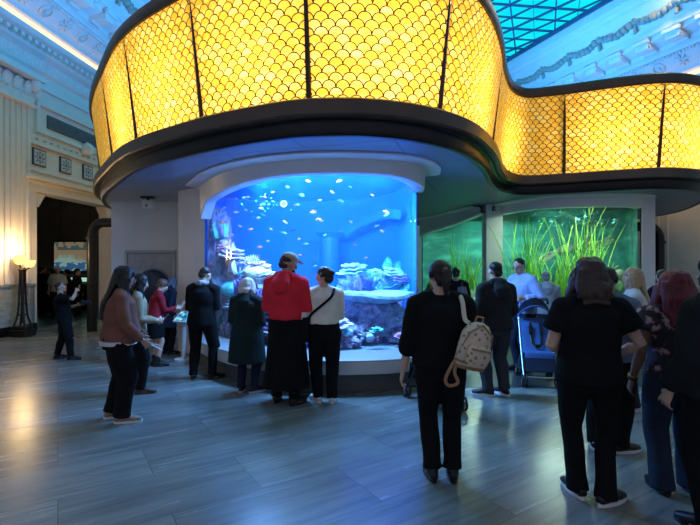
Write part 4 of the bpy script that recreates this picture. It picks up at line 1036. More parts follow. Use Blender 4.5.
def skirt(P, mat, hem=.5, waist=1.02, wtop=.0, flare=.12, name='skirt', amp=.012):
    S = P.S; bm = B(); n = 10; pts, rad = [], []
    for k in range(n):
        t_ = k / (n - 1); z = lerp(waist, hem, t_); (a, b_), o = P.tr(max(z, .92)) if z > .92 else (((.172 * P.g, .128 * P.g)), 0)
        pts.append(P.tp(z, 0, o) * S); f = flare * max(0, t_ - .15); rad.append(((a + .02 + f + wtop) * S, (b_ + .02 + f + wtop) * S))
    tube(bm, pts, rad, 24); return fused(name, bm, mat, P.root, .011, 3, amp * S, (11, 11, 2.5), .6)
def shoes(P, mat, sole=None, kind='shoe', boot=0):
    S = P.S
    for hj, kn, an, fd in P.legs:
        bm = B(); g = Vector((an.x, an.y, 0))
        def T(pts, rad, segs=14, ref=Vector((0, 0, 1))): tube(bm, [Vector(p) * S for p in pts], [tuple(q * S for q in r) for r in rad], segs, ref)
        T([g - fd * .075 + Vector((0, 0, .045)), g - fd * .03 + Vector((0, 0, .055)), g + fd * .05 + Vector((0, 0, .058)), g + fd * .12 + Vector((0, 0, .045)), g + fd * .185 + Vector((0, 0, .036)), g + fd * .205 + Vector((0, 0, .034))],
          [(.03, .028), (.042, .042), (.044, .044), (.05, .034), (.04, .024), (.02, .014)])
        T([g + Vector((0, 0, .05)), g + Vector((0, 0, .1 + boot * .5)), g + Vector((0, 0, .11 + boot))], [(.048, .055), (.045, .052), (.048, .055)], 14, fd)
        o = fused(kind, bm, mat, P.root, .008, 2)
        bm = B(); n = 20; a = []
        for k in range(n):
            th = 2 * math.pi * k / n; u = math.cos(th); w = math.sin(th); sd = Vector((fd.y, -fd.x, 0))
            q = g + fd * (.065 + .148 * u) + sd * (w * (.046 + .008 * u)); a.append((q.x * S, q.y * S))
        poly(bm, a, .001, .027 * S); obj('sole', bm, sole or mat, o)
def hair(P, mat, style='short', L=.35, vol=1.0, name='hair'):
    S = P.S; bm = B(); hq = lambda *p: P.hq(*p) * S; hm = P.hm
    def T(pts, rad, segs=12, ref=Vector((0, 1, 0))): tube(bm, pts, [tuple(q * S for q in r) if hasattr(r, '__len__') else r * S for r in rad], segs, ref)
    amp, fr = .004, (40, 40, 20)
    if style == 'fade':
        ball(bm, hq(0, -.026, .046), (.080 * S, .090 * S, .079 * S), 20, 14, hm); T([hq(0, -.06, .03), hq(0, -.078, -.035), hq(0, -.068, -.07)], [(.070, .03), (.062, .026), (.044, .02)], 14)
    elif style == 'rim':
        T([hq(.078, .0, .0), hq(.074, -.05, .01), hq(.045, -.092, .005), hq(0, -.106, 0), hq(-.045, -.092, .005), hq(-.074, -.05, .01), hq(-.078, 0, 0)], [.012, .022, .026, .028, .026, .022, .012], 10)
    else:
        ball(bm, hq(0, -.022, .044), (.084 * vol * S, .098 * vol * S, .084 * S * (vol ** .5)), 20, 14, hm)
        T([hq(0, -.07, .03), hq(0, -.085, -.04), hq(0, -.07, -.085)], [(.075, .03), (.066, .03), (.045, .022)], 14)
        for s in (-1, 1): T([hq(s * .076, -.015, .03), hq(s * .08, -.02, -.02)], [(.02, .035), (.012, .028)], 8)
    if style in ('long', 'curly', 'bob'):
        b0 = hq(0, -.085, .03); z0 = P.hq(0, -.09, -.06)
        n = 6; pts = [b0, z0 * S]; rad = [(.082 * vol, .045 * vol), (.090 * vol, .048 * vol)]
        tz = P.tp(1.44); 
        for k in range(1, n):
            t_ = k / (n - 1); zz = z0.z - L * t_; q = Vector((lerp(z0.x, P.tp(1.3).x, min(1, t_ * 1.5)), 0, zz))
            base = P.tp(zz if zz < 1.44 else 1.44); back = base.y - (P.tr(min(zz, 1.42))[0][1] + .022)
            q.y = min(back, lerp(z0.y, back, min(1, 2 * t_))) if t_ > .2 else lerp(z0.y, min(z0.y, back), t_ * 4)
            pts.append(q * S); w_ = lerp(.095, .105 if style != 'bob' else .07, t_) * vol * (1 if t_ < .8 else .75); rad.append((w_, .042 * vol * (1 - .45 * t_)))
        T(pts, rad, 16)
        LL = min(L, .34)
        for s in (-1, 1):
            T([hq(s * .066, .02, .06), hq(s * .082 * vol, .012, .0), hq(s * .088 * vol, -.005, -.07), (P.hq(s * .095 * vol, -.02, -.07) - Vector((0, -.02, LL * .5))) * S, (P.hq(s * .098 * vol, -.035, -.07) - Vector((0, -.01, LL * .8))) * S], [(.02, .03), (.024, .05 * vol), (.028 * vol, .055 * vol), (.036 * vol, .05), (.02, .03)], 10)
        if style == 'curly': amp, fr = .013, (24, 24, 20)
        else: amp, fr = .007, (45, 45, 8)
    if style == 'bun':
        ball(bm, hq(0, -.118, .045), (.045 * S, .042 * S, .042 * S), 14, 10)
    if style == 'pony':
        T([hq(0, -.1, .05), hq(0, -.135, .03), hq(0, -.145, -.05), hq(0, -.13, -.05 - L * .5), hq(0, -.12, -.05 - L)], [.022, .03, .034, .028, .01], 12)
    return fused(name, bm, mat, P.root, .0085, 3, amp * S, tuple(f_ for f_ in fr), .7)
def held(o, P):      # a thing of its own placed in the person's local frame
    o.location = P.root.location; o.rotation_euler = P.root.rotation_euler; return o
k_black = cloth('black_cloth', (.007, .007, .008)); k_black2 = cloth('black_denim', (.009, .009, .012)); k_char = cloth('charcoal_cloth', (.04, .042, .05)); k_navy = cloth('navy_cloth', (.018, .022, .045))
h_black = hairm('black_hair', (.018, .014, .014)); h_brown = hairm('dark_brown_hair', (.05, .03, .022)); h_aub = hairm('auburn_hair', (.18, .075, .05)); h_white = hairm('silver_white_hair', (.72, .68, .60)); h_blond = hairm('blonde_hair', (.50, .33, .19)); h_burg = hairm('burgundy_hair', (.15, .014, .024)); h_grey = hairm('grey_hair', (.32, .31, .30))
s_black = M('black_shoe', (.012, .012, .013), .4, 0, .1, 8); s_white = M('white_sole', (.7, .7, .68), .6, 0, .05, 8); s_wsh = M('white_shoe', (.62, .60, .58), .5, 0, .08, 8); s_brown = M('brown_shoe', (.07, .04, .03), .4, 0, .1, 8); s_tan = M('tan_sneaker', (.32, .2, .13), .6, 0, .3, 10)
paper = M('white_paper', (.8, .8, .8), .8, 0, .03, 5)
def X(px, d): return ray(px, d)
# 1 photographer near the doorway
P = person('person in black leaning back with raised arms taking a photo by doorway', X(64, 7.84), 7.84, 1.34, -62, 'light', 1.16, lean=-7, headpitch=-10, handL=(-.02, .25, 1.18), handR=(.14, .24, 1.50), footL=(-.16, -.14, 20), footR=(.16, .14, -20), poleL=(-.8, -.6, -.6), poleR=(.8, 0, -.6), fist=1.2)
top_(P, 'shirt', k_black, .9, .02, .42); pants(P, k_black2, w=1.15, hem=.09); shoes(P, s_black); hair(P, h_brown, 'fade')
for s in (0, 1):
    hj, kn, an, fd = P.legs[s]; bm = B(); ball(bm, (kn + fd * .07) * P.S, (.04 * P.S, .016 * P.S, .028 * P.S), 10, 8); o = obj('knee_rip', bm, M('pale_knee_patch', (.5, .46, .44), .8), P.root); o['label'] = 'pale rip at knee'
q = (P.arms[1][2] + P.arms[1][3] * .1) * P.S
ph = thing('phone', 'black phone raised high by the person near the doorway', 'phone'); held(ph, P)
bm = B(); box(bm, q + Vector((-.02, .03, .02)), (.15, .012, .075), None, .004); obj('phone_case', bm, m_black, ph)
bm = B(); box(bm, q + Vector((-.02, .023, .02)), (.138, .003, .066)); obj('display', bm, emis('phone_glow', (.9, .6, .35), .7), ph, False)
q = (P.arms[0][2] + P.arms[0][3] * .09) * P.S
cm = thing('camera', 'black camera held at chest by the person near doorway', 'camera'); held(cm, P)
bm = B(); box(bm, q + Vector((.03, .04, .02)), (.13, .06, .09), None, .012); obj('camera_body', bm, m_black, cm)
bm = B(); tube(bm, [q + Vector((.03, .07, .02)), q + Vector((.03, .16, .02))], [.036, .04], 14); obj('lens', bm, m_black, cm)
# 3 brown sweater
P = person('person in brown sweater with long black hair holding white paper', X(117, 4.72), 4.72, 1.605, -60, 'tan', 1.16, belly=.07, lean=4, headpitch=12, headyaw=-4, handL=(-.2, .24, .92), handR=(.2, .24, .90), footL=(-.12, -.05, 12), footR=(.12, .04, -14), fist=1.0, female=True)
top_(P, 'sweater', cloth('brown_knit', (.21, .085, .06)), .875, .035, .97, .024, cuff=1); pants(P, k_black, w=1.3, hem=.07, ease=.022, flare=.012); shoes(P, s_tan, s_white, 'sneaker'); hair(P, h_black, 'long', .42, 1.14)
bm = B(); (a, b_), o_ = P.tr(.9); tube(bm, [P.tp(.855, 0, o_) * P.S, P.tp(.90, 0, o_) * P.S], [((a + .027) * P.S, (b_ + .027) * P.S)] * 2, 24); obj('undershirt_hem', bm, cloth('white_cotton', (.6, .58, .56)), P.root)
q = (P.arms[1][2] + P.arms[1][3] * .1) * P.S
pp = thing('paper_sheet', 'folded white paper held by the person in brown sweater', 'paper'); held(pp, P)
bm = B(); box(bm, q + Vector((-.08, .05, -.01)), (.2, .14, .006), Euler((R(-30), R(8), .3)).to_matrix()); box(bm, q + Vector((-.10, .04, .012)), (.16, .13, .005), Euler((R(-22), R(-6), .1)).to_matrix()); obj('sheet', bm, paper, pp, False)
# 4 tan jacket
P = person('person in tan jacket with long black hair looking at a phone', X(135, 5.75), 5.75, 1.51, -58, 'light', 1.0, lean=3, headpitch=16, handL=(-.1, .26, 1.02), handR=(.14, .27, 1.04), footL=(-.09, -.05, 8), footR=(.1, .06, -16), fist=1.0)
top_(P, 'jacket', cloth('tan_cloth', (.36, .27, .17)), .88, .03, .97, .02, collar=True); pants(P, k_black, w=1.15, hem=.06); shoes(P, s_brown); hair(P, h_black, 'long', .34, 1.03)
q = (P.arms[1][2] + P.arms[1][3] * .1) * P.S
ph = thing('phone', 'phone in the hands of the person in tan jacket', 'phone'); held(ph, P)
bm = B(); box(bm, q + Vector((-.05, .03, .02)), (.075, .012, .15), Euler((R(-40), 0, 0)).to_matrix(), .004); obj('phone_case', bm, m_black, ph)
# 5 red jacket
P = person('person in red jacket and black skirt reading at the wall', X(155, 7.3), 7.3, 1.40, -55, 'light', 1.02, lean=8, headpitch=26, handL=(-.05, .36, 1.06), handR=(.1, .38, 1.12), footL=(-.09, 0, 8), footR=(.1, .03, -10), fist=1.0)
top_(P, 'jacket', cloth('dark_red_wool', (.30, .018, .028)), .88, .028, .97, .018, collar=True); skirt(P, k_black, .56, 1.0, 0, .03); shoes(P, s_black, None, 'boot', .10); hair(P, h_aub, 'short', vol=1.12)
q = (P.arms[1][2] + P.arms[1][3] * .1) * P.S
pp = thing('paper_sheet', 'small pale leaflet held up by the person in red jacket', 'paper'); held(pp, P)
bm = B(); box(bm, q + Vector((-.03, .03, .03)), (.12, .004, .16), Euler((R(-30), 0, 0)).to_matrix()); obj('sheet', bm, paper, pp, False)
# hidden navy person beyond
P = person('person in dark hooded navy coat partly hidden by the red jacket', X(167, 8.3), 8.3, 1.40, -40, 'light', 1.0, lean=8, headpitch=18, footL=(-.1, 0, 8), footR=(.12, .02, -10))
top_(P, 'coat', k_navy, .6, .035, .97, .024, hood=True, flare=.1); pants(P, k_black); shoes(P, s_black); hair(P, hairm('blue_grey_hair', (.10, .10, .14)), 'bob', .1, 1.1)
# 6 bald man
P = person('person in black with shaved head and grey scarf at tank edge', X(202, 6.45), 6.45, 1.60, -6, 'tan', 1.1, headpitch=22, headyaw=-18, lean=4, handL=(-.13, .26, 1.1), handR=(.13, .26, 1.12), footL=(-.13, -.02, 25), footR=(.15, .02, -42), fist=.9)
top_(P, 'jacket', k_black, .82, .035, .97, .024); pants(P, k_black, w=1.05, hem=.06); shoes(P, s_black, s_brown); hair(P, hairm('stubble', (.05, .035, .03)), 'fade')
bm = B(); S = P.S
tube(bm, [P.tp(1.43, -.09, .05) * S, P.tp(1.455, -.085, -.03) * S, P.tp(1.46, 0, -.085) * S, P.tp(1.455, .085, -.03) * S, P.tp(1.43, .09, .05) * S], [.03 * S, .04 * S, .046 * S, .04 * S, .03 * S], 12)
fused('scarf', bm, cloth('grey_scarf', (.36, .31, .34)), P.root, .01, 2, .006, (30, 30, 30))
# 7 white haired
P = person('person with white hair in long dark green coat at tank', X(247, 5.78), 5.78, 1.46, -12, 'light', 1.14, headpitch=10, headyaw=-14, handL=(-.16, .2, 1.0), handR=(.16, .2, 1.0), footL=(-.09, 0, 12), footR=(.11, .0, -35), fist=.8)
top_(P, 'coat', cloth('dark_green_quilt', (.016, .030, .030)), .46, .045, .97, .03, flare=.10, hood=True, amp=.006); pants(P, k_navy, w=1.02, hem=.06, ease=.013); shoes(P, s_black, s_wsh); hair(P, h_white, 'bob', .07, 1.06)
# 8 red hoodie
P = person('person in red hoodie, beige cap and long black skirt-like wrap', X(286, 5.34), 5.34, 1.77, -16, 'tan', 1.08, sho=1.05, headpitch=14, headyaw=-38, handL=(-.16, .26, 1.08), handR=(.17, .26, 1.08), footL=(-.12, 0, 14), footR=(.13, -.06, -18), fist=.8)
top_(P, 'hoodie', cloth('red_fleece', (.78, .03, .05), .08), .955, .04, .97, .032, hood=True, cuff=1); skirt(P, k_black, .19, 1.0, .0, .085, 'long_wrap', .016); pants(P, k_black, hem=.06); shoes(P, s_black, None, 'boot', .05); hair(P, h_brown, 'fade')
S = P.S; bm = B(); ball(bm, P.hq(0, -.008, .062) * S, (.088 * S, .104 * S, .072 * S), 20, 12, P.hm)
cap = fused('cap', bm, cloth('beige_twill', (.42, .33, .24)), P.root, .008, 2)
bm = B(); tube(bm, [P.hq(0, .075, .058) * S, P.hq(0, .12, .052) * S, P.hq(0, .165, .040) * S], [(.075 * S, .008 * S), (.07 * S, .007 * S), (.045 * S, .005 * S)], 14, ref=P.hm @ Vector((0, 0, 1))); obj('brim', bm, MATS['beige_twill'], cap)
bm = B(); ball(bm, P.hq(0, .045, -.075) * S, (.05 * S, .05 * S, .04 * S), 14, 10, P.hm); obj('beard', bm, h_brown, P.root)
# 9 white sweater
P = person('person in white sweater with black crossbody strap facing red hoodie', X(322, 5.35), 5.35, 1.605, 4, 'light', 1.06, headpitch=-2, headyaw=58, lean=2, handL=(-.2, .2, 1.02), handR=(.16, .3, 1.06), footL=(-.05, .02, 25), footR=(.13, -.02, -4), fist=.8, hip=(.03, 0))
top_(P, 'sweater', cloth('cream_knit', (.80, .72, .60)), .99, .03, .97, .024, cuff=1); pants(P, k_black, w=1.12, hem=.06, waist=1.04); shoes(P, s_wsh, s_white, 'sneaker'); hair(P, h_brown, 'bun', vol=1.03)
S = P.S; bg = thing('crossbody_bag', 'black crossbody bag at left hip of the white sweater', 'bag'); held(bg, P)
bm = B(); box(bm, P.tp(.93, -.265, .04) * S, (.10, .26, .30), Euler((0, .1, .2)).to_matrix(), .02); obj('pouch', bm, k_black2, bg)
bm = B(); rr = .035
pts = bez([P.tp(1.0, -.225, -.03), P.tp(1.12, -.165, -.115), P.tp(1.22, -.05, -.165), P.tp(1.34, .085, -.150), P.tp(1.44, .125, -.04), P.tp(1.41, .12, .10), P.tp(1.25, 0, .16), P.tp(1.08, -.16, .14), P.tp(1.0, -.225, .08)], 6)
tube(bm, [p * S for p in pts], [(.016 * S, .005 * S)] * len(pts), 8, ref=Vector((0, -1, .3))); obj('strap', bm, k_black, bg)
# 10 backpack woman
P = person('person all in black seen from behind, beige backpack on shoulder', X(438, 3.42), 3.42, 1.655, -3, 'light', 1.06, headyaw=14, headpitch=4, handL=(-.27, .04, .84), handR=(.2, .22, 1.0), hip=(.02, 0), footL=(-.045, 0, 6), footR=(.115, 0, -6), sho=1.02)
top_(P, 'blouse', k_black, .9, .045, .72, .034); pants(P, k_black, w=1.05, hem=.09, flare=.012, ease=.012); shoes(P, s_black, None, 'boot', .06); hair(P, h_black, 'pony', .12, 1.0)
S = P.S
m_bp = M('cream_print_leather', (.60, .50, .38), .5, 0, .06, 4); m_tanl = M('tan_leather', (.34, .18, .09), .45, 0, .1, 6)
def bpmat():
    b = NB('cream_monogram_print'); v = b.coord('Object', scale=(26, 26, 26), rot=(0, R(35), R(20))); vo = b.n('TexVoronoi'); vo.inputs['Randomness'].default_value = .25; b.l(v, vo.inputs[0]); vo.inputs['Scale'].default_value = 1
    k = b.math('LESS_THAN', vo.outputs[0], .3); b.princ(b.mix(k, (.60, .49, .36, 1), (.30, .17, .09, 1)), .5); return b.m
m_mono = bpmat()
bp = thing('backpack', 'small cream patterned backpack with tan trim on the black outfit', 'backpack'); held(bp, P); c = P.tp(1.085, .21, -.235) * S
rb = Euler((R(6), R(12), R(18))).to_matrix()
def bq(*p): return c + rb @ Vector(p)
bm = B()
tube(bm, [bq(0, 0, -.155), bq(0, 0, -.13), bq(0, 0, 0), bq(0, .005, .09), bq(0, .01, .15), bq(0, .015, .172)], [(.105, .05), (.125, .072), (.125, .075), (.115, .07), (.08, .05), (.03, .025)], 20, ref=rb @ Vector((0, 1, 0))); obj('pack', bm, m_mono, bp)
bm = B(); tube(bm, [bq(0, -.068, -.125), bq(0, -.082, -.06), bq(0, -.078, .0), bq(0, -.07, .015)], [(.085, .02), (.092, .032), (.088, .03), (.08, .015)], 18, ref=rb @ Vector((0, 1, 0))); fp = obj('front_pocket', bm, m_mono, bp)
bm = B(); tube(bm, [bq(-.08, -.105, .0), bq(0, -.122, .002), bq(.08, -.105, .0)], [.006, .008, .006], 8); obj('zip', bm, m_tanl, fp)
bm = B(); tube(bm, [bq(0, 0, -.16), bq(0, 0, -.10)], [(.112, .06), (.13, .079)], 20, ref=rb @ Vector((0, 1, 0))); obj('base_trim', bm, m_tanl, bp)
bm = B(); tube(bm, [bq(-.115, -.02, -.03), bq(-.09, -.05, .1), bq(0, -.045, .165), bq(.09, -.05, .1), bq(.115, -.02, -.03)], [.006] * 5, 8); obj('zip', bm, m_tanl, bp)
bm = B(); tube(bm, [bq(-.03, .02, .16), bq(-.025, .02, .21), bq(.025, .02, .21), bq(.03, .02, .16)], .008, 8); obj('handle', bm, m_tanl, bp)
bm = B(); pts = bez([bq(-.05, .06, .15), P.tp(1.28, .155, -.165) * S, P.tp(1.40, .15, -.10) * S, P.tp(1.455, .14, -.01) * S, P.tp(1.40, .155, .09) * S, P.tp(1.25, .215, .115) * S, P.tp(1.12, .25, .0) * S, bq(.06, .06, -.12)], 6)
tube(bm, pts, [(.017, .005)] * len(pts), 8, ref=Vector((0, -1, .6))); st = obj('shoulder_strap', bm, MATS['cream_print_leather'], bp); st['label'] = 'worn pale strap over the shoulder'
bm = B(); pts = bez([bq(-.1, .02, -.1), bq(-.15, -.02, -.16), bq(-.17, -.02, -.26), bq(-.13, -.02, -.3), bq(-.07, -.02, -.27), bq(-.11, -.01, -.2), bq(-.1, .0, -.12)], 6); tube(bm, pts, [(.012, .004)] * len(pts), 8, ref=Vector((0, -1, 0))); o = obj('hanging_strap', bm, m_tanl, bp); o['label'] = 'tan strap loop dangling below'
# 11 dark person beyond
P = person('person in black with pale shoulder bag in front of left pane', X(456, 8.3), 8.3, 1.585, -8, 'tan', 1.05, headpitch=8)
top_(P, 'jacket', k_black, .8, .035, .97, .024); pants(P, k_black); shoes(P, s_black); hair(P, h_black, 'fade')
S = P.S; bg = thing('shoulder_bag', 'small greyish bag on the back of distant person in black', 'bag'); held(bg, P)
bm = B(); tube(bm, [P.tp(1.12, .1, -.2) * S, P.tp(1.2, .1, -.21) * S, P.tp(1.34, .1, -.19) * S], [(.09, .05), (.1, .06), (.07, .04)], 14); obj('pouch', bm, cloth('greyish_mauve', (.16, .14, .16)), bg)
bm = B(); tube(bm, [P.tp(1.34, .1, -.17) * S, P.tp(1.445, .1, -.06) * S, P.tp(1.43, .1, .06) * S], .012, 8); obj('strap', bm, k_char, bg)
# 12 man dark jacket
P = person('person in dark jacket and black-and-white sneakers beside the backpack', X(496, 5.62), 5.62, 1.665, 12, 'light', 1.08, headyaw=8, headpitch=4, handL=(-.2, .2, .95), handR=(.2, .22, .98), footL=(-.1, .02, 55), footR=(.12, 0, 12), sho=1.05)
top_(P, 'jacket', cloth('black_grey_jacket', (.022, .024, .026)), .86, .04, .97, .028, hood=True); pants(P, k_char, w=1.15, hem=.075, flare=.004); shoes(P, s_black, s_white, 'sneaker'); hair(P, h_black, 'fade')
# 13 blue sweater man with pushchair
P = person('person in pale blue sweater and glasses leaning over blue stroller', X(523, 6.95), 6.95, 1.735, 112, 'light', 1.12, sho=1.05, lean=3, headpitch=22, headyaw=10, handL=(-.26, .22, 1.12), handR=(.1, .34, 1.1), fist=.9)
top_(P, 'sweater', cloth('pale_blue_knit', (.34, .42, .72)), .88, .04, .97, .03, collar=True, cuff=1); pants(P, k_navy); shoes(P, s_black); hair(P, h_black, 'fade')
S = P.S; bm = B()
for s in (-1, 1):
    pts = [(P.hq(s * .033, .093, .008) + P.hm @ Vector((.026 * math.cos(a), 0, .020 * math.sin(a)))) * S for a in [k * math.pi / 8 for k in range(17)]]; tube(bm, pts, .003 * S, 6)
    tube(bm, [P.hq(s * .058, .092, .012) * S, P.hq(s * .078, .0, .012) * S], .0028 * S, 6)
tube(bm, [P.hq(-.008, .096, .01) * S, P.hq(.008, .096, .01) * S], .003 * S, 6)
gl = obj('glasses', bm, m_black, None); held(gl, P); tag(gl, 'dark-rimmed glasses on the face of the blue sweater person', 'glasses')
# 14 grey hoodie
P = person('person with thinning grey hair in pale grey hoodie, from behind', X(546, 8.05), 8.05, 1.52, -14, 'light', 1.1, headpitch=6, handL=(-.18, .25, 1.0), handR=(.18, .25, 1.02))
top_(P, 'hoodie', cloth('pale_grey_fleece', (.36, .38, .44)), .86, .045, .97, .03, hood=True); pants(P, k_char); shoes(P, s_black); hair(P, h_grey, 'fade')
# 15 big woman black T-shirt
P = person('person in black T-shirt and flared trousers with dark wavy hair', X(590, 3.12), 3.12, 1.665, -8, 'light', 1.14, sho=.95, belly=.04, headpitch=6, headyaw=-12, handL=(-.13, .22, 1.02), handR=(.2, .16, 1.0), poleL=(-.8, -1, -.1), poleR=(.9, -.8, -.1), footL=(-.065, .05, 10), footR=(.08, -.06, -55), fist=.8)
top_(P, 't_shirt', k_black, .84, .032, .31, .03); pants(P, k_black, w=.96, hem=.045, flare=.02, ease=.012); shoes(P, s_black, s_white, 'sneaker'); hair(P, h_brown, 'curly', .15, 1.2)
# 16 dusty blue tee behind
P = person('person in dusty blue tee hidden behind the large black T-shirt', X(607, 3.95), 3.95, 1.60, -34, 'brown', 1.12, headpitch=6, headyaw=-4, handL=(-.2, .25, 1.0), handR=(.3, .05, .9), footL=(-.1, 0, 8), footR=(.12, .02, -40))
top_(P, 't_shirt', cloth('dusty_blue_jersey', (.12, .15, .22)), .86, .04, .42, .03); pants(P, k_black, w=1.1); shoes(P, s_black, s_white, 'sneaker'); hair(P, h_black, 'short')
# 17 blonde
P = person('person with long blonde hair in white jacket before right glass', X(634, 5.1), 5.1, 1.595, 62, 'light', 1.02, headpitch=0, headyaw=10, lean=0, handL=(-.1, .3, 1.38), handR=(.1, .32, 1.4), poleL=(-.6, 0, -1), poleR=(.6, 0, -1), fist=1.0)
top_(P, 'jacket', cloth('white_cotton_jacket', (.55, .54, .54)), .86, .035, .97, .026); pants(P, k_navy); shoes(P, s_wsh); hair(P, h_blond, 'long', .36, 1.02)
# 18, 19 far heads
P = person('person in dark clothes far behind, head just above the wavy hair', X(594, 7.6), 7.6, 1.72, -4, 'tan', 1.0)
top_(P, 'jacket', k_char, .8, .035, .97, .024); pants(P, k_black); shoes(P, s_black); hair(P, h_black, 'short')
P = person('person in dark clothes behind burgundy hair, beside the right pipe', X(663, 6.6), 6.6, 1.56, 5, 'tan', 1.0)
top_(P, 'jacket', k_black, .8, .035, .97, .024); pants(P, k_black); shoes(P, s_black); hair(P, h_black, 'short')
# 20 burgundy hair
P = person('person with burgundy hair, floral blouse and blue jeans', X(676, 3.22), 3.22, 1.575, -12, 'brown', 1.15, headpitch=6, headyaw=-10, handL=(-.30, .02, .86), handR=(.24, .2, 1.0), footL=(-.10, -.02, 8), footR=(.12, .06, -10), sho=1.02)
def floral():
    b = NB('floral_print'); v = b.coord('Object'); vo = b.n('TexVoronoi'); b.l(v, vo.inputs[0]); vo.inputs['Scale'].default_value = 13; n = b.noise(v, 34, 5)
    k = b.math('ADD', b.math('MULTIPLY', vo.outputs[0], .6), b.math('MULTIPLY', n, .75)); b.princ(b.ramp(k, [(.42, (.46, .33, .31)), (.56, (.28, .14, .16)), (.62, (.02, .016, .022)), (1, (.02, .016, .022))]), .85); return b.m
top_(P, 'blouse', floral(), .90, .03, .22, .035); pants(P, cloth('blue_denim', (.022, .034, .06), .25), w=1.15, hem=.03, flare=.02, ease=.014); shoes(P, s_black); hair(P, h_burg, 'long', .24, 1.32)
S = P.S; sj, el, wr, f, inw, up = P.arms[0]
for k in range(2):
    bm = B(); c_ = wr - f * (.01 + .022 * k); pts = [(c_ + inw * math.cos(a) * .033 + up * math.sin(a) * .033) * S for a in [j * math.pi / 8 for j in range(17)]]; tube(bm, pts, .006, 8)
    o = obj('bracelet', bm, [m_black, M('dull_gold', (.4, .25, .1), .35, .8)][k], None); held(o, P); tag(o, ['dark bracelet on left wrist of the burgundy-haired person', 'thin gold bracelet on left forearm of burgundy-haired person'][k], 'bracelet')
bm = B(); pts = bez([P.tp(1.45, -.1, -.03), P.tp(1.36, -.03, -.17), P.tp(1.2, .1, -.19), P.tp(1.02, .2, -.17), P.tp(.93, .26, -.02)], 6)
bg = thing('crossbody_bag', 'black strap bag crossing the floral blouse', 'bag'); held(bg, P)
tube(bm, [p * S for p in pts], [(.012, .004)] * len(pts), 8, ref=Vector((0, -1, .2))); obj('strap', bm, k_black, bg)
bm = B(); box(bm, P.tp(.9, .29, .04) * S, (.08, .24, .18), None, .02); obj('pouch', bm, k_black, bg)
# 21 right edge
P = person('person at right edge in black puffer jacket with bushy black hair', X(711, 2.72), 2.72, 1.70, 10, 'light', 1.14, headpitch=4, handL=(-.27, .06, .84), handR=(.25, .1, .9), footL=(-.1, .55, 5), footR=(.12, .4, -10), sho=1.02) if 0 else person('person at right edge in black puffer jacket with bushy black hair', X(723, 2.72), 2.72, 1.69, 10, 'light', 1.12, headpitch=4, headyaw=20, handL=(-.25, .12, .86), handR=(.25, .1, .9))
top_(P, 'jacket', cloth('black_puffer', (.013, .015, .018)), .84, .05, .97, .036, collar=True); pants(P, k_black); shoes(P, s_black); hair(P, h_black, 'curly', .06, 1.22)
S = P.S; bm = B(); pts = [P.tp(1.44, -.10, .03) * S, P.tp(1.465, -.08, -.06) * S, P.tp(1.47, 0, -.10) * S, P.tp(1.465, .08, -.06) * S, P.tp(1.44, .10, .03) * S]
tube(bm, pts, .016, 10); o = obj('collar_edge', bm, cloth('tan_lining', (.30, .20, .12)), P.root); o['label'] = 'tan collar lining'
# crowd in the dark side room: one build, then copies
P = person('person in black standing in dark side room nearest the torch lamp', X(42, 14.4), 14.4, 1.62, -30, 'tan', 1.0, voxel=.012, group='people in the dark side room')
top_(P, 'jacket', k_black, .8, .035, .97, .024); pants(P, k_black); shoes(P, s_black); hair(P, h_black, 'short'); proto = P.root
for k, (px, d, s, rz, lab) in enumerate([(51, 15.6, .96, 60, 'short dark figure in side room, second from the torch lamp'), (67, 15.2, .93, 120, 'dark figure in side room just behind the phone photographer'), (77, 14.2, .95, -80, 'dark figure in side room nearest the black elbow pipe')]):
    c = copytree(proto); c.location = (X(px, d), d, 0); c.rotation_euler = (0, 0, R(rz)); c.scale = (s, s, s); c['label'] = lab
P = person('person in white cap and white top in the dark side room', X(57.5, 13.7), 13.7, 1.60, -150, 'tan', 1.0, voxel=.012, group='people in the dark side room')
top_(P, 'shirt', cloth('white_tee', (.5, .48, .46)), .9, .03, .4, .02); pants(P, k_black); shoes(P, s_black); hair(P, h_black, 'short')
S = P.S; bm = B(); ball(bm, P.hq(0, -.008, .062) * S, (.092 * S, .106 * S, .072 * S), 20, 12, P.hm); cap = obj('cap', bm, cloth('white_cotton', (.6, .58, .56)), P.root)
bm = B(); tube(bm, [P.hq(0, .08, .058) * S, P.hq(0, .165, .045) * S], [(.075 * S, .008 * S), (.045 * S, .005 * S)], 12, ref=P.hm @ Vector((0, 0, 1))); obj('brim', bm, MATS['white_cotton'], cap)

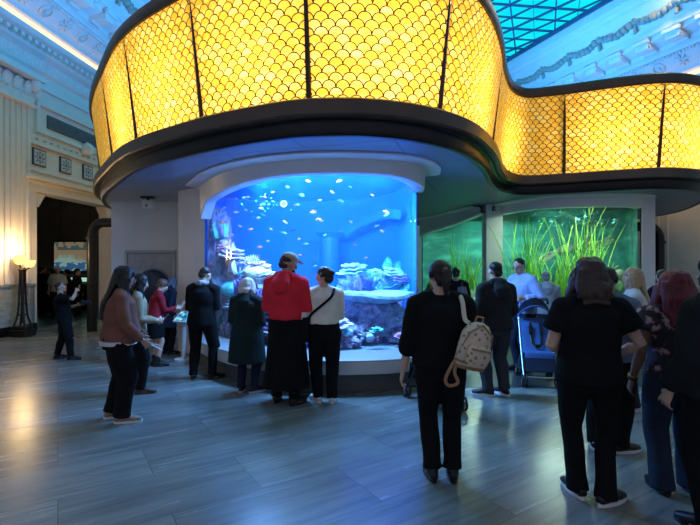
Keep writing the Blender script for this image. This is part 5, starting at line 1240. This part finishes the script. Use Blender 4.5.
# ============================================================ PUSHCHAIRS
def stroller(label, x, d, face, fab, fab2, tubem):
    r = thing('stroller', label, 'stroller', (x, d, 0), R(face))      # child faces +y locally
    W = .21
    for s in (-1, 1):
        bm = B(); tube(bm, bez([(s * W, -.42, 1.08), (s * W, -.32, .92), (s * W, -.12, .62), (s * W, .12, .32), (s * W, .32, .12)], 5), .013, 10); obj('side_tube', bm, tubem, r)
        bm = B(); tube(bm, [(s * W, .05, .42), (s * W, -.2, .26), (s * W, -.32, .12)], .012, 10); obj('rear_leg', bm, tubem, r)
        bm = B(); tube(bm, bez([(s * W, -.40, 1.05), (s * W, -.46, 1.12), (s * W * .95, -.53, 1.13), (s * W * .9, -.58, 1.10)], 4), .017, 10); obj('handle', bm, m_black, r)
        for y, rr in ((.34, .085), (-.33, .085)):
            w = thing('wheel', None, None); w.parent = r; w.location = (s * W, y, rr)
            for q in (-1, 1):
                bm = B(); pts = [(q * .024, math.cos(a) * (rr - .014), math.sin(a) * (rr - .014)) for a in [k * math.pi / 12 for k in range(25)]]; tube(bm, pts, .0138, 8, ref=Vector((1, 0, 0))); obj('tyre', bm, m_black, w)
                bm = B()
                for k in range(5): a = k * 2 * math.pi / 5; tube(bm, [(q * .024, 0, 0), (q * .024, math.cos(a) * (rr - .014), math.sin(a) * (rr - .014))], .006, 6)
                tube(bm, [(q * .036, 0, 0), (q * .012, 0, 0)], .022, 10); obj('wheel_hub', bm, M('grey_plastic', (.2, .2, .22), .5), w)
    bm = B(); tube(bm, [(-W, .3, .13), (W, .3, .13)], .010, 8); obj('axle', bm, tubem, r)
    bm = B(); tube(bm, [(-W, -.32, .13), (W, -.32, .13)], .010, 8); obj('axle', bm, tubem, r)
    bm = B(); tube(bm, bez([(0, -.24, .86), (0, -.16, .72), (0, -.03, .50), (0, .03, .44), (0, .12, .42), (0, .24, .45), (0, .27, .38)], 5), [(W * .92, .018)] * 31, 16, ref=Vector((0, 1, .8))); obj('seat_fabric', bm, fab, r)
    bm = B(); tube(bm, [(0, .26, .40), (0, .32, .28), (0, .36, .22)], [(W * .9, .012)] * 3, 12, ref=Vector((0, 1, .5))); obj('calf_rest', bm, fab2, r)
    for s in (-1, 1):
        bm = B(); tube(bm, [(s * .07, -.185, .80), (s * .07, -.10, .68), (s * .06, -.005, .53), (s * .02, .05, .49)], [(.018, .006)] * 4, 8, ref=Vector((0, 1, .6))); hs = obj('harness_strap', bm, m_black, r)
        bm = B(); box(bm, (s * .07, -.108, .71), (.05, .03, .13), Euler((R(33), 0, 0)).to_matrix(), .01); obj('shoulder_pad', bm, m_black, hs)
    bm = B(); box(bm, (0, .055, .505), (.06, .03, .05), None, .01); obj('buckle', bm, m_black, r)
    bm = B(); n = 16; rows = []
    for i in range(9):
        a = R(-30 + 75 * i / 8); rows.append([])
        for k in range(n + 1):
            u = -1 + 2 * k / n; h = math.sqrt(max(0, 1 - u * u * .86))
            y = -.30 + .36 * math.sin(a) * h; z = .80 + .36 * math.cos(a) * h
            rows[-1].append(bm.verts.new((u * (W + .015), y, z)))
    for p_, q_ in zip(rows, rows[1:]):
        for k in range(n): bm.faces.new((p_[k], p_[k + 1], q_[k + 1], q_[k]))
    bmesh.ops.solidify(bm, geom=bm.faces[:], thickness=.012); obj('canopy', bm, fab2, r)
    bm = B(); pts = []
    for k in range(n + 1):
        u = -1 + 2 * k / n; h = math.sqrt(max(0, 1 - u * u * .86)); pts.append((u * (W + .017), -.30 + .36 * math.sin(R(45)) * h, .80 + .36 * math.cos(R(45)) * h))
    tube(bm, pts, .014, 8); obj('canopy_trim', bm, fab, r)
    bm = B(); box(bm, (0, -.12, .24), (.34, .34, .12), None, .03); obj('basket', bm, m_black, r)
    return r
m_alu = M('blue_grey_aluminium', (.45, .52, .66), .3, .85, .05, 6)
stroller('blue folding stroller with dark canopy beside the pale blue sweater', X(537, 6.3), 6.3, 166, cloth('blue_nylon', (.055, .12, .30)), cloth('dark_navy_nylon', (.02, .024, .045)), m_alu)
stroller('dark stroller mostly hidden behind person with cream backpack', X(433, 5.3), 5.3, 12, k_char, k_black, m_black)
# ============================================================ LIGHT AND CAMERA
light('roof_uplight', 'AREA', (-1.5, 9.5, 5.3), UP, (.05, .35, 1.0), 4.5, (math.pi, 0, 0))
light('roof_uplight', 'AREA', (4.5, 12.2, 5.3), UP * .8, (.05, .35, 1.0), 3.5, (math.pi, 0, 0))
w = bpy.data.worlds.new('hall_beyond'); bpy.context.scene.world = w; w.use_nodes = True
w.node_tree.nodes['Background'].inputs[0].default_value = (.46, .50, .68, 1); w.node_tree.nodes['Background'].inputs[1].default_value = AMB
cd = bpy.data.cameras.new('camera'); cam_ = bpy.data.objects.new('camera', cd); C.objects.link(cam_)
cam_.location = (0, 0, CAMZ); cam_.rotation_euler = (R(90), 0, 0); cd.sensor_width = 36; cd.lens = F / 700 * 36; cd.shift_y = (HY - 262.5) / 700; cd.clip_start = .05; cd.clip_end = 200
sc_ = bpy.context.scene; sc_.camera = cam_
sc_.view_settings.view_transform = 'Standard'; sc_.view_settings.look = 'None'; sc_.view_settings.gamma = 1; sc_.view_settings.exposure = 0
